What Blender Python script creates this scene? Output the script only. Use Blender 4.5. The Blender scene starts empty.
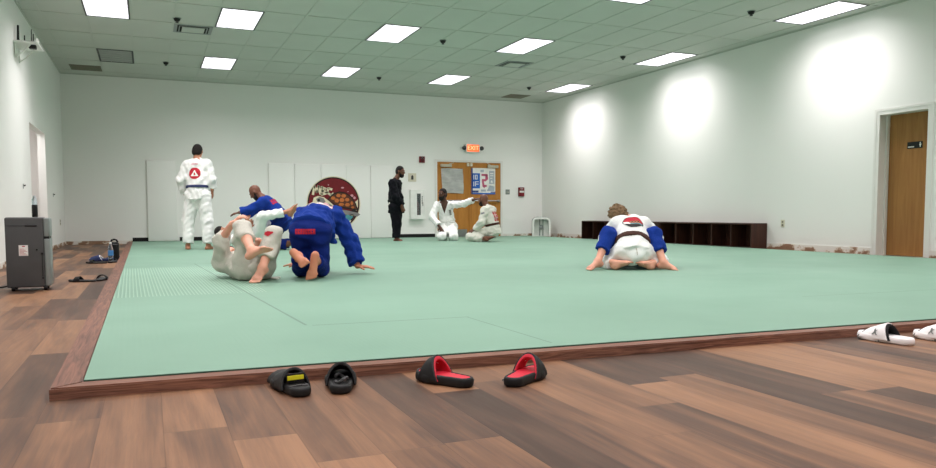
import bpy, bmesh, math, random, time
import numpy as np
from mathutils import Vector, Matrix
from mathutils.bvhtree import BVHTree
random.seed(7); rng = np.random.default_rng(7)
PI = math.pi
SC = bpy.context.scene
COL = SC.collection

# ------------------------------------------------------------------ camera
FPX, YAW, PITCH, ROLL, CYP, CZ = 755.8, .3996, -.0642, -.0022, 262.0, .65
FW = np.array([math.sin(YAW)*math.cos(PITCH), math.cos(YAW)*math.cos(PITCH), math.sin(PITCH)])
_r = np.array([math.cos(YAW), -math.sin(YAW), 0.0]); _u = np.cross(_r, FW)
RT = math.cos(ROLL)*_r + math.sin(ROLL)*_u
UP = -math.sin(ROLL)*_r + math.cos(ROLL)*_u
cam_d = bpy.data.cameras.new('camera'); cam = bpy.data.objects.new('camera', cam_d); COL.objects.link(cam)
cam_d.sensor_width = 36; cam_d.lens = FPX/936*36; cam_d.shift_y = (CYP-234)/936
cam_d.clip_start = .02; cam_d.clip_end = 200
cam.matrix_world = Matrix(((RT[0], UP[0], -FW[0], 0), (RT[1], UP[1], -FW[1], 0), (RT[2], UP[2], -FW[2], CZ), (0, 0, 0, 1)))
SC.camera = cam
def at(u, v, D):
    "point of the room seen at picture point (u, v), D metres in front of the lens"
    return np.array([0, 0, CZ]) + D*(FW + RT*(u-468)/FPX - UP*(v-CYP)/FPX)

# room dimensions (metres)
XL, XR, YB, YF, ZC, MT = -1.625, 9.83, 18.12, -2.6, 3.615, .05
GX, GY, TW, TD = -.778, 11.567, .6096, 1.2192

# ------------------------------------------------------------------ materials
def srgb(*c):
    return tuple(((x/255)/12.92 if x/255 <= .04045 else ((x/255+.055)/1.055)**2.4) for x in c) + (1,)
class N:
    "small helper that writes node expressions"
    def __init__(s, name):
        s.m = bpy.data.materials.new(name); s.m.use_nodes = True
        s.t = s.m.node_tree; s.b = s.t.nodes['Principled BSDF']; s.out = s.t.nodes['Material Output']
    def new(s, typ, **kw):
        n = s.t.nodes.new(typ)
        for k, v in kw.items(): setattr(n, k, v)
        return n
    def link(s, a, b): s.t.links.new(a, b)
    def inp(s, sock, v):
        if hasattr(v, 'links') or isinstance(v, bpy.types.NodeSocket): s.link(v, sock)
        else: sock.default_value = v
    def math(s, op, a, b=0.0, c=None):
        n = s.new('ShaderNodeMath', operation=op); s.inp(n.inputs[0], a); s.inp(n.inputs[1], b)
        if c is not None: s.inp(n.inputs[2], c)
        return n.outputs[0]
    def coords(s, kind='Object'):
        return s.new('ShaderNodeTexCoord').outputs[kind]
    def sep(s, v):
        n = s.new('ShaderNodeSeparateXYZ'); s.link(v, n.inputs[0]); return n.outputs
    def comb(s, x, y, z=0.0):
        n = s.new('ShaderNodeCombineXYZ')
        for i, q in enumerate((x, y, z)): s.inp(n.inputs[i], q)
        return n.outputs[0]
    def noise(s, vec, scale, detail=3, rough=.5, dist=0.0):
        n = s.new('ShaderNodeTexNoise'); s.link(vec, n.inputs['Vector'])
        n.inputs['Scale'].default_value = scale; n.inputs['Detail'].default_value = detail
        n.inputs['Roughness'].default_value = rough; n.inputs['Distortion'].default_value = dist
        return n.outputs['Fac']
    def ramp(s, fac, stops, interp='LINEAR'):
        n = s.new('ShaderNodeValToRGB'); s.inp(n.inputs[0], fac); cr = n.color_ramp; cr.interpolation = interp
        while len(cr.elements) < len(stops): cr.elements.new(.5)
        for e, (p, c) in zip(cr.elements, stops): e.position = p; e.color = c
        return n.outputs[0]
    def mix(s, f, a, b, mode='MIX'):
        n = s.new('ShaderNodeMix', data_type='RGBA', blend_type=mode)
        s.inp(n.inputs[0], f); s.inp(n.inputs[6], a); s.inp(n.inputs[7], b); return n.outputs[2]
    def bump(s, h, strength=.3, dist=.01):
        n = s.new('ShaderNodeBump'); n.inputs['Strength'].default_value = strength; n.inputs['Distance'].default_value = dist
        s.link(h, n.inputs['Height']); s.link(n.outputs[0], s.b.inputs['Normal'])
    def set(s, color=None, rough=None, metal=None, spec=None, coat=None):
        if color is not None: s.inp(s.b.inputs['Base Color'], color)
        if rough is not None: s.inp(s.b.inputs['Roughness'], rough)
        if metal is not None: s.b.inputs['Metallic'].default_value = metal
        if spec is not None: s.b.inputs['Specular IOR Level'].default_value = spec
        return s
M = {}
def plain(name, rgb, rough=.6, metal=0, spec=.4, var=.06, scale=8.0, bump=0.0, bscale=300.0):
    n = N(name); co = n.coords(); f = n.noise(co, scale, 3)
    c = srgb(*rgb); lo = tuple(x*(1-var) for x in c[:3])+(1,); hi = tuple(min(1, x*(1+var)) for x in c[:3])+(1,)
    n.set(n.ramp(f, [(.3, lo), (.7, hi)]), rough, metal, spec)
    if bump: n.bump(n.noise(co, bscale, 2), bump, .003)
    M[name] = n.m; return n.m
def glow(name, rgb, strength):
    n = N(name); n.set(srgb(*rgb), .5)
    n.b.inputs['Emission Color'].default_value = srgb(*rgb); n.b.inputs['Emission Strength'].default_value = strength
    M[name] = n.m; return n.m

plain('wall_paint', (236, 235, 232), .62, var=.012, scale=.6, bump=.05, bscale=90, spec=.3)
plain('trim_white', (226, 224, 220), .45, var=.015)
plain('tile_white', (198, 199, 193), .9, var=.03, scale=1.2, bump=.12, bscale=160, spec=.1)
plain('grid_white', (190, 192, 185), .6, var=.02)
plain('black_plastic', (16, 16, 18), .45)
plain('black_matte', (13, 13, 14), .8)
plain('black_rubber', (15, 14, 15), .62, bump=.1)
plain('aircon_grey', (74, 73, 74), .5, bump=.05)
plain('dark_grey', (58, 57, 58), .5, bump=.05)
plain('mid_grey', (128, 134, 132), .42)
plain('louvre_grey', (160, 160, 158), .5)
plain('steel', (150, 150, 150), .35, metal=.9)
plain('white_plastic', (230, 230, 226), .45)
plain('ivory', (212, 205, 186), .5)
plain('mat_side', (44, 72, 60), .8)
plain('taupe', (120, 112, 98), .6)
plain('red_plastic', (120, 22, 32), .5)
plain('red_foam', (190, 24, 48), .6, bump=.15)
plain('red_ink', (178, 28, 48), .8)
plain('pink_ink', (206, 150, 160), .8)
plain('white_ink', (235, 232, 226), .8)
plain('navy_cloth', (38, 48, 88), .85, bump=.2)
plain('yellow_label', (206, 200, 30), .6)
plain('white_rubber', (236, 232, 232), .5)
plain('paper', (232, 230, 226), .8)
plain('poster_blue', (38, 96, 190), .6)
plain('poster_navy', (60, 72, 130), .6)
plain('poster_pink', (196, 90, 122), .6)
plain('poster_grey', (168, 176, 188), .6)
plain('maroon', (112, 14, 26), .6, var=.15, scale=9)
plain('emblem_cream', (226, 214, 186), .6)
plain('emblem_black', (20, 16, 16), .6)
plain('emblem_gold', (150, 96, 60), .6)
plain('shell_brown', (86, 46, 28), .6, var=.2)
plain('shell_orange', (190, 106, 52), .6, var=.15)
plain('turtle_grey', (132, 128, 128), .6)
plain('emblem_teal', (76, 144, 152), .6, var=.15)
plain('belt_brown', (66, 38, 28), .85, bump=.2)
plain('belt_navy', (46, 54, 92), .85, bump=.2)
plain('belt_black', (16, 16, 18), .85, bump=.2)
plain('belt_white', (226, 226, 222), .85, bump=.2)
plain('eye_white', (200, 190, 180), .3)
plain('blue_cloth', (40, 70, 150), .8, bump=.2)
plain('bottle_label', (70, 130, 190), .5)
plain('brick_bit', (120, 84, 62), .9)
plain('door_closer', (186, 178, 160), .45)
def cloth(name, rgb, var=.05):
    n = N(name); co = n.coords(); c = srgb(*rgb)
    f = n.noise(co, 9, 4); lo = tuple(x*(1-var) for x in c[:3])+(1,); hi = tuple(min(1, x*(1+var)) for x in c[:3])+(1,)
    n.set(n.ramp(f, [(.3, lo), (.7, hi)]), .92, 0, .15)
    h = n.math('ADD', n.math('MULTIPLY', n.noise(co, 420, 1), .35), n.math('MULTIPLY', n.noise(co, 14, 4, .55, .6), 1.6))
    n.bump(h, .55, .012); M[name] = n.m
cloth('gi_white', (238, 238, 236)); cloth('gi_grey', (196, 192, 182)); cloth('gi_blue', (24, 54, 138), .1); cloth('gi_navy', (15, 35, 104), .1); cloth('gi_black', (17, 18, 24))
cloth('gi_offwhite', (216, 214, 204))
def skin(name, rgb):
    n = N(name); co = n.coords(); c = srgb(*rgb)
    red = (min(1, c[0]*1.06), c[1]*.9, c[2]*.86, 1)
    n.set(n.mix(n.noise(co, 16, 3), c, red), .5, 0, .35); n.b.inputs['Subsurface Weight'].default_value = .06
    n.b.inputs['Subsurface Radius'].default_value = (.01, .004, .002)
    M[name] = n.m
skin('skin_light', (214, 160, 138)); skin('skin_tan', (188, 128, 100)); skin('skin_brown', (112, 74, 58)); skin('skin_dark', (84, 54, 42)); skin('skin_olive', (176, 124, 98))
def hairmat(name, a, b):
    n = N(name); co = n.coords(); x, y, z = n.sep(co)
    f = n.noise(n.comb(n.math('MULTIPLY', x, 5), n.math('MULTIPLY', y, 5), z), 30, 4)
    n.set(n.ramp(f, [(.3, srgb(*a)), (.7, srgb(*b))]), .75, 0, .25); n.bump(f, .8, .01); M[name] = n.m
hairmat('hair_black', (18, 15, 14), (36, 30, 28)); hairmat('hair_blond', (70, 52, 38), (150, 120, 88))

def mat_floor():
    n = N('plank_floor'); x, y, z = n.sep(n.coords())
    PW, PL = .182, 1.22
    xs = n.math('DIVIDE', n.math('ADD', x, 60.035), PW); row = n.math('FLOOR', xs)
    wn = n.new('ShaderNodeTexWhiteNoise', noise_dimensions='1D'); n.link(row, wn.inputs['W'])
    ys = n.math('DIVIDE', n.math('ADD', n.math('ADD', y, 60.0), n.math('MULTIPLY', wn.outputs['Value'], PL*7)), PL); colm = n.math('FLOOR', ys)
    w2 = n.new('ShaderNodeTexWhiteNoise', noise_dimensions='2D'); n.link(n.comb(row, colm), w2.inputs['Vector'])
    rnd = w2.outputs['Value']; rc = n.sep(w2.outputs['Color'])
    off = n.math('MULTIPLY', rnd, 37.0)
    gv = n.comb(n.math('ADD', n.math('MULTIPLY', x, 16.0), off), n.math('ADD', n.math('MULTIPLY', y, 1.1), n.math('MULTIPLY', rc[1], 20.0)), off)
    g1 = n.noise(gv, 1.0, 8, .68, 1.3)
    gv2 = n.comb(n.math('ADD', n.math('MULTIPLY', x, 90.0), off), n.math('MULTIPLY', y, 2.6), off)
    g2 = n.noise(gv2, 1.0, 5, .65, .8)
    gv3 = n.comb(n.math('MULTIPLY', x, 9.0), n.math('MULTIPLY', y, 1.0), off)
    g3 = n.noise(gv3, 1.0, 2, .5, .8)
    t = n.math('ADD', n.math('MULTIPLY', rnd, .72), n.math('MULTIPLY', g1, .46))
    t = n.math('ADD', t, n.math('MULTIPLY', n.math('SUBTRACT', g3, .5), .75))
    t = n.math('ADD', t, n.math('MULTIPLY', n.math('SUBTRACT', g2, .5), .48))
    colr = n.ramp(t, [(.20, srgb(62, 43, 33)), (.44, srgb(82, 58, 45)), (.67, srgb(110, 78, 57)), (.97, srgb(140, 102, 74))])
    fx = n.math('FRACT', xs); fy = n.math('FRACT', ys)
    ex = n.math('MULTIPLY', n.math('MINIMUM', fx, n.math('SUBTRACT', 1.0, fx)), PW)
    ey = n.math('MULTIPLY', n.math('MINIMUM', fy, n.math('SUBTRACT', 1.0, fy)), PL)
    e = n.math('MINIMUM', ex, ey)
    seam = n.new('ShaderNodeMapRange'); n.link(e, seam.inputs[0]); seam.inputs[1].default_value = .0004; seam.inputs[2].default_value = .0022
    n.set(n.mix(seam.outputs[0], n.mix(.4, colr, srgb(50, 35, 29)), colr), n.math('ADD', .44, n.math('MULTIPLY', g2, .12)), 0, .28)
    n.bump(n.math('ADD', n.math('MULTIPLY', seam.outputs[0], .5), n.math('MULTIPLY', g2, .25)), .25, .002)
    M['plank_floor'] = n.m
mat_floor()
def mat_mat():
    n = N('tatami_vinyl'); co = n.coords(); x, y, z = n.sep(co)
    base = n.ramp(n.noise(co, .9, 3), [(.3, srgb(111, 145, 126)), (.7, srgb(118, 152, 133))])
    # seams between the mat panels: (x0, x1, y0, y1) relative to the mat's own origin
    def seg(x0, y0, x1, y1, w=.004):
        L = math.hypot(x1-x0, y1-y0); ux, uy = (x1-x0)/L, (y1-y0)/L
        dx = n.math('SUBTRACT', x, x0); dy = n.math('SUBTRACT', y, y0)
        t = n.math('ADD', n.math('MULTIPLY', dx, ux), n.math('MULTIPLY', dy, uy))
        s = n.math('ABSOLUTE', n.math('SUBTRACT', n.math('MULTIPLY', dx, -uy), n.math('MULTIPLY', dy, -ux)))
        a = n.math('LESS_THAN', s, w); b = n.math('LESS_THAN', n.math('ABSOLUTE', n.math('SUBTRACT', t, L/2)), L/2)
        return n.math('MULTIPLY', a, b)
    segs = [(1.71, 3.05, 1.69, 4.02, .004), (.80, 4.05, 1.70, 4.02, .007), (.77, 4.07, .50, 9.7, .007), (4.3, 4.03, 9.4, 3.86, .004),
            (-.3, 9.75, 2.4, 9.65, .003), (2.4, 5.9, 6.2, 5.75, .002), (-.3, 12.4, 9.4, 12.2, .002), (5.6, 8.6, 9.4, 8.5, .002), (3.6, 9.7, 3.5, 14.0, .002)]
    tot = None
    for s in segs:
        q = seg(*s); tot = q if tot is None else n.math('MAXIMUM', tot, q)
    # ribbed tatami weave, raised mostly on one panel, faint elsewhere
    rib = n.math('SINE', n.math('MULTIPLY', n.math('ADD', x, n.math('MULTIPLY', y, .02)), 2*PI/.026))
    inx = n.math('LESS_THAN', n.math('ABSOLUTE', n.math('SUBTRACT', x, .28)), .56)
    iny = n.math('LESS_THAN', n.math('ABSOLUTE', n.math('SUBTRACT', y, 7.55)), 1.6)
    w = n.math('ADD', n.math('MULTIPLY', n.math('MULTIPLY', inx, iny), .9), .06)
    h = n.math('SUBTRACT', n.math('MULTIPLY', rib, w), n.math('MULTIPLY', tot, 1.5))
    gro = n.math('MULTIPLY', n.math('MULTIPLY', inx, iny), n.math('GREATER_THAN', rib, .55))
    c1 = n.mix(n.math('MULTIPLY', gro, .22), base, srgb(196, 222, 200))
    n.set(n.mix(n.math('MULTIPLY', tot, .55), c1, srgb(58, 84, 72)), n.math('ADD', .5, n.math('MULTIPLY', n.noise(co, 2.0, 2), .1)), 0, .35)
    n.bump(h, .35, .0022); M['tatami_vinyl'] = n.m
mat_mat()
def wood(name, a, b, axis=1, scale=1.0, rough=.5, cross=22.0):
    n = N(name); x, y, z = n.sep(n.coords())
    s = [cross*scale]*3; s[axis] = 1.6*scale*(cross/22)**.6
    v = n.comb(n.math('MULTIPLY', x, s[0]), n.math('MULTIPLY', y, s[1]), n.math('MULTIPLY', z, s[2]))
    f = n.noise(v, 1, 5, .6, 1.6)
    n.set(n.ramp(f, [(.28, srgb(*a)), (.72, srgb(*b))]), rough, 0, .3); n.bump(f, .15, .002); M[name] = n.m
wood('border_wood', (66, 40, 33), (150, 104, 84), 0, .9, .5, 64)
wood('border_wood_long', (66, 40, 33), (138, 94, 76), 1, .9, .5, 50)
wood('cabinet_wood', (42, 22, 17), (74, 42, 31), 2, .8)
wood('door_wood', (140, 96, 52), (166, 118, 66), 2, .5)
wood('door_wood_far', (166, 108, 44), (190, 128, 58), 2, .5)
def mat_scraped(axis):
    n = N('scraped_base_'+'xy'[axis]); co = n.coords(); q = n.sep(co); a = q[axis]; z = q[2]
    v = n.comb(n.math('MULTIPLY', a, 7), n.math('MULTIPLY', z, 11), 3.3)
    f = n.noise(v, 1, 5, .65); f2 = n.noise(n.comb(n.math('MULTIPLY', a, 1.3), 2.0, 1.0), 1, 2)
    t = n.math('ADD', n.math('ADD', f, n.math('MULTIPLY', z, 1.7)), n.math('MULTIPLY', n.math('SUBTRACT', f2, .5), .75))
    n.set(n.ramp(t, [(.0, srgb(104, 74, 56)), (.54, srgb(150, 118, 96)), (.60, srgb(206, 190, 172)), (.66, srgb(226, 222, 216))], 'LINEAR'), .85, 0, .2)
    n.bump(f, .4, .01); M['scraped_base_'+'xy'[axis]] = n.m
mat_scraped(0); mat_scraped(1)
def mat_clear(name, rgb):
    n = N(name); n.set(srgb(*rgb), .05); n.b.inputs['Transmission Weight'].default_value = .9; n.b.inputs['IOR'].default_value = 1.2; M[name] = n.m
mat_clear('clear_plastic', (225, 236, 245)); mat_clear('cabinet_glass', (215, 222, 222))
def mat_foil():
    n = N('silver_sheet'); co = n.coords(); x, y, z = n.sep(co)
    f = n.noise(n.comb(n.math('MULTIPLY', x, 4), y, n.math('MULTIPLY', z, 14)), 1, 4, .55, 1.0)
    n.set(n.ramp(f, [(.3, srgb(222, 222, 220)), (.7, srgb(250, 250, 247))]), .45, 0); n.bump(f, .3, .015); M['silver_sheet'] = n.m
mat_foil()
glow('lamp_panel', (255, 252, 255), 2.6); glow('exit_glow', (255, 105, 50), .95); glow('exit_letter', (255, 190, 140), 1.3)
def mat_panel():
    "prismatic diffuser of the ceiling lamps"
    n = N('lamp_diffuser'); x, y, z = n.sep(n.coords())
    a = n.math('PINGPONG', n.math('ADD', x, 5.0), .1); b = n.math('PINGPONG', n.math('ADD', y, 5.0), .2)
    f = n.noise(n.comb(n.math('MULTIPLY', x, 9), n.math('MULTIPLY', y, 5), 1.0), 1, 3)
    n.set(srgb(240, 238, 245), .4)
    c = n.ramp(f, [(.32, srgb(176, 168, 188)), (.55, srgb(255, 250, 255))])
    n.link(c, n.b.inputs['Emission Color']); n.b.inputs['Emission Strength'].default_value = 1.5
    M['lamp_diffuser'] = n.m
mat_panel()

# ------------------------------------------------------------------ object helpers
def box(bm, x0, x1, y0, y1, z0, z1, bev=0.0, mi=0, seg=2):
    vs = [bm.verts.new(p) for p in ((x0,y0,z0),(x1,y0,z0),(x1,y1,z0),(x0,y1,z0),(x0,y0,z1),(x1,y0,z1),(x1,y1,z1),(x0,y1,z1))]
    fs = [bm.faces.new([vs[i] for i in q]) for q in ((3,2,1,0),(4,5,6,7),(0,1,5,4),(1,2,6,5),(2,3,7,6),(3,0,4,7))]
    for f in fs: f.material_index = mi
    if bev: bmesh.ops.bevel(bm, geom=list({e for f in fs for e in f.edges}), offset=bev, segments=seg, affect='EDGES', profile=.5)
    return bm
def lathe(bm, c, prof, seg=20, axis='z', mi=0):
    "prof: list of (radius, height along axis)"
    rings = []
    for r, h in prof:
        ring = []
        for i in range(seg):
            a = 2*PI*i/seg; p, q = r*math.cos(a), r*math.sin(a)
            v = {'z': (p, q, h), 'y': (p, h, q), 'x': (h, p, q)}[axis]
            ring.append(bm.verts.new((c[0]+v[0], c[1]+v[1], c[2]+v[2])))
        rings.append(ring)
    for a, b in zip(rings, rings[1:]):
        for i in range(seg): f = bm.faces.new((a[i], a[(i+1) % seg], b[(i+1) % seg], b[i])); f.material_index = mi
    for ring in (rings[0], rings[-1]): f = bm.faces.new(ring); f.material_index = mi
    return bm
def tube(bm, pts, r, seg=8, mi=0):
    pts = [Vector(p) for p in pts]; rings = []
    for i, p in enumerate(pts):
        d = (pts[min(i+1, len(pts)-1)]-pts[max(i-1, 0)]).normalized()
        a = d.orthogonal().normalized() if i == 0 else (pa - d*pa.dot(d)).normalized()
        pa = a; b = d.cross(a); rr = r[i] if isinstance(r, (list, tuple)) else r
        rings.append([bm.verts.new(p+a*rr*math.cos(2*PI*k/seg)+b*rr*math.sin(2*PI*k/seg)) for k in range(seg)])
    for a, b in zip(rings, rings[1:]):
        for i in range(seg): bm.faces.new((a[i], a[(i+1) % seg], b[(i+1) % seg], b[i])).material_index = mi
    for ring in (rings[0], rings[-1]): bm.faces.new(ring).material_index = mi
    return bm
def prism(bm, pts2, frame, depth, mi=0):
    "extrude a 2D polygon: frame = (origin, u, v, n) vectors"
    o, u, v, nn = [Vector(q) for q in frame]
    a = [bm.verts.new(o+u*p+v*q) for p, q in pts2]; b = [bm.verts.new(w.co+nn*depth) for w in a]
    k = len(a)
    for f in (a[::-1], b): bm.faces.new(f).material_index = mi
    for i in range(k): bm.faces.new((a[i], a[(i+1) % k], b[(i+1) % k], b[i])).material_index = mi
    return bm
def B(): return bmesh.new()
def finish(name, bm, mats, parent=None, smooth=False, angle=35):
    bmesh.ops.recalc_face_normals(bm, faces=bm.faces)
    me = bpy.data.meshes.new(name)
    if parent is not None:
        bmesh.ops.translate(bm, verts=bm.verts, vec=-Vector(parent_loc(parent)))
    bm.to_mesh(me); bm.free()
    for m in (mats if isinstance(mats, (list, tuple)) else [mats]): me.materials.append(M[m])
    if smooth:
        me.polygons.foreach_set('use_smooth', [True]*len(me.polygons))
        try: me.set_sharp_from_angle(angle=math.radians(angle))
        except Exception: pass
    o = bpy.data.objects.new(name, me); COL.objects.link(o)
    if parent is not None: o.parent = parent
    return o
def parent_loc(p):
    v = Vector((0, 0, 0))
    while p is not None: v += p.location; p = p.parent
    return v
def tag(o, label, cat, group=None):
    o['label'] = label; o['category'] = cat
    if group: o['group'] = group
    return o
def thing(name, loc, label, cat, group=None):
    o = bpy.data.objects.new(name, None); COL.objects.link(o); o.location = loc; o.empty_display_size = .1
    return tag(o, label, cat, group)
def rebase(o):
    "move a single mesh object's origin to the bottom centre of the mesh"
    me = o.data; co = np.empty(len(me.vertices)*3); me.vertices.foreach_get('co', co); co = co.reshape(-1, 3)
    c = Vector(((co[:,0].min()+co[:,0].max())/2, (co[:,1].min()+co[:,1].max())/2, co[:,2].min()))
    me.transform(Matrix.Translation(-c)); o.location = c; return o
def single(name, bm, mats, label, cat, group=None, smooth=False):
    return tag(rebase(finish(name, bm, mats, None, smooth)), label, cat, group)
def struct(name, bm, mats, parent=None, smooth=False):
    o = finish(name, bm, mats, parent, smooth)
    if parent is None: o['kind'] = 'structure'
    return o
def dup(root, loc, label, rz=None):
    r = root.copy(); COL.objects.link(r); r.location = loc; r['label'] = label
    if rz is not None: r.rotation_euler = (0, 0, rz)
    for ch in list(root.children):
        c = ch.copy(); COL.objects.link(c); c.parent = r
        for g in list(ch.children):
            d = g.copy(); COL.objects.link(d); d.parent = c
    return r
def text_bm(s, size, frame, depth=.001, mi=0):
    cu = bpy.data.curves.new('lettering', 'FONT'); cu.body = s; cu.size = size; cu.align_x = 'CENTER'; cu.align_y = 'CENTER'; cu.extrude = depth; cu.resolution_u = 3
    o = bpy.data.objects.new('lettering', cu); COL.objects.link(o)
    dg = bpy.context.evaluated_depsgraph_get(); me = bpy.data.meshes.new_from_object(o.evaluated_get(dg))
    bm = B(); bm.from_mesh(me); bpy.data.objects.remove(o); bpy.data.curves.remove(cu); bpy.data.meshes.remove(me)
    oo, u, v, n = [Vector(q) for q in frame]
    for w in bm.verts: w.co = oo+u*w.co.x+v*w.co.y+n*w.co.z
    return bm

# ------------------------------------------------------------------ solid modelling with distance fields (people, shoes)
V3 = lambda *a: np.array(a, float)
def nrm(v): v = np.asarray(v, float); return v/np.linalg.norm(v)
class Vol:
    def __init__(s): s.p = []
    def add(s, fn, lo, hi, k=.02, op='u'): s.p.append((fn, np.minimum(lo, hi), np.maximum(lo, hi), k, op)); return s
    def cone(s, a, b, ra, rb, k=.02, n=None, flat=1.0, cut=None, cuta=None, op='u'):
        a = np.asarray(a, float); b = np.asarray(b, float); ba = b-a; l2 = max(ba@ba, 1e-9)
        if n is not None: n = nrm(n)
        def fn(P):
            pa = [P[i]-a[i] for i in range(3)]
            t = np.clip((pa[0]*ba[0]+pa[1]*ba[1]+pa[2]*ba[2])/l2, 0, 1)
            q = [pa[i]-ba[i]*t for i in range(3)]
            if n is not None:
                dn = (q[0]*n[0]+q[1]*n[1]+q[2]*n[2])*(1/flat-1)
                q = [q[i]+n[i]*dn for i in range(3)]
            d = np.sqrt(q[0]**2+q[1]**2+q[2]**2)-(ra+(rb-ra)*t)
            if cut is not None: d = np.maximum(d, (P[0]-b[0])*cut[0]+(P[1]-b[1])*cut[1]+(P[2]-b[2])*cut[2])
            if cuta is not None: d = np.maximum(d, (P[0]-a[0])*cuta[0]+(P[1]-a[1])*cuta[1]+(P[2]-a[2])*cuta[2])
            return d
        m = max(ra, rb)*max(1, flat if n is not None else 1)
        return s.add(fn, np.minimum(a, b)-m, np.maximum(a, b)+m, k, op)
    def ell(s, c, axes, r, k=.02, op='u'):
        c = np.asarray(c, float); A = [nrm(x) for x in axes]; r = np.asarray(r, float)
        def fn(P):
            pa = [P[i]-c[i] for i in range(3)]
            q = [(pa[0]*A[j][0]+pa[1]*A[j][1]+pa[2]*A[j][2])/r[j] for j in range(3)]
            k0 = np.sqrt(q[0]**2+q[1]**2+q[2]**2); k1 = np.sqrt(sum((q[j]/r[j])**2 for j in range(3)))
            return k0*(k0-1)/np.maximum(k1, 1e-6)
        return s.add(fn, c-r.max(), c+r.max(), k, op)
    def grid(s, vox, pad=.03):
        u = [q for q in s.p if q[4] == 'u']
        lo = np.min([q[1] for q in u], 0)-pad; hi = np.max([q[2] for q in u], 0)+pad
        n = np.ceil((hi-lo)/vox).astype(int)+1
        ax = [(lo[i]+vox*np.arange(n[i])).astype(np.float32) for i in range(3)]
        return lo, n, ax
    def field(s, vox, gr=None):
        lo, n, ax = gr or s.grid(vox)
        D = np.full(n, .2, np.float32)
        for fn, l, h, k, op in s.p:
            m = k+3*vox
            i0 = np.clip(np.floor((l-m-lo)/vox).astype(int), 0, n-1); i1 = np.clip(np.ceil((h+m-lo)/vox).astype(int)+1, 1, n)
            if np.any(i1 <= i0): continue
            sl = tuple(slice(a, b) for a, b in zip(i0, i1))
            P = (ax[0][sl[0]][:,None,None], ax[1][sl[1]][None,:,None], ax[2][sl[2]][None,None,:])
            d = fn(P); a = D[sl]
            if op == 's': d = -d; D[sl] = np.maximum(a, d)+(.25*k*np.maximum(1-np.abs(a-d)/k, 0)**2 if k > 0 else 0)
            elif k > 0: D[sl] = np.minimum(a, d)-.25*k*np.maximum(1-np.abs(a-d)/k, 0)**2
            else: D[sl] = np.minimum(a, d)
        return D, (lo, n, ax)
def wrinkle(ax, amp, seed, base=.11):
    "sum of warped waves used as cloth folds"
    r = np.random.default_rng(seed); X, Y, Z = ax[0][:,None,None], ax[1][None,:,None], ax[2][None,None,:]
    W = 0
    wx = np.sin(X*9+r.uniform(0, 6))*.6+np.sin(Y*11+Z*7+r.uniform(0, 6))*.6
    for i in range(5):
        d = nrm(r.normal(size=3)); lam = base*r.uniform(.5, 1.5)
        W = W + np.sin((X*d[0]+Y*d[1]+Z*d[2])*2*PI/lam + wx*1.6 + r.uniform(0, 6))
    return (W*amp/2.2).astype(np.float32)
def nets(D, gr, vox):
    "surface nets: distance field -> vertices and quads"
    lo, n, ax = gr
    S = D < 0
    c = [S[i:n[0]-1+i, j:n[1]-1+j, k:n[2]-1+k] for i in (0, 1) for j in (0, 1) for k in (0, 1)]
    cnt = sum(q.astype(np.int8) for q in c); act = (cnt > 0) & (cnt < 8)
    I = np.argwhere(act)
    if len(I) == 0: return np.zeros((0, 3)), np.zeros((0, 4), int)
    idx = -np.ones(act.shape, np.int32); idx[act] = np.arange(len(I))
    val = np.stack([D[I[:,0]+i, I[:,1]+j, I[:,2]+k] for i in (0, 1) for j in (0, 1) for k in (0, 1)], 1)
    off = np.array([(i, j, k) for i in (0, 1) for j in (0, 1) for k in (0, 1)], float)
    acc = np.zeros((len(I), 3)); w = np.zeros(len(I))
    for a in range(8):
        for b in range(a+1, 8):
            if np.abs(off[a]-off[b]).sum() != 1: continue
            va, vb = val[:,a], val[:,b]; m = (va < 0) != (vb < 0)
            t = np.where(m, va/np.where(m, va-vb, 1), 0)[:,None]
            acc += np.where(m[:,None], off[a]+(off[b]-off[a])*t, 0); w += m
    Vt = lo+(I+acc/w[:,None])*vox
    Q = []
    for ax_, (o1, o2) in enumerate((((0,1,0),(0,0,1)), ((0,0,1),(1,0,0)), ((1,0,0),(0,1,0)))):
        sh = [0, 0, 0]; sh[ax_] = 1
        a = S[:n[0]-sh[0], :n[1]-sh[1], :n[2]-sh[2]]; b = S[sh[0]:, sh[1]:, sh[2]:]
        E = np.argwhere(a != b); o1 = np.array(o1); o2 = np.array(o2)
        ok = np.all((E-o1-o2) >= 0, 1) & np.all(E < np.array(act.shape), 1); E = E[ok]
        q = np.stack([idx[tuple((E-o1-o2).T)], idx[tuple((E-o2).T)], idx[tuple(E.T)], idx[tuple((E-o1).T)]], 1)
        fl = S[tuple(E.T)]; q[~fl] = q[~fl][:, ::-1]
        Q.append(q[(q >= 0).all(1)])
    return Vt, np.concatenate(Q)
def relax(V, Q, it=1, f=.5):
    for _ in range(it):
        acc = np.zeros_like(V); w = np.zeros(len(V))
        for a, b in ((0,1),(1,2),(2,3),(3,0)):
            np.add.at(acc, Q[:,a], V[Q[:,b]]); np.add.at(w, Q[:,a], 1); np.add.at(acc, Q[:,b], V[Q[:,a]]); np.add.at(w, Q[:,b], 1)
        V = V*(1-f)+f*acc/np.maximum(w, 1)[:,None]
    return V
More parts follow.
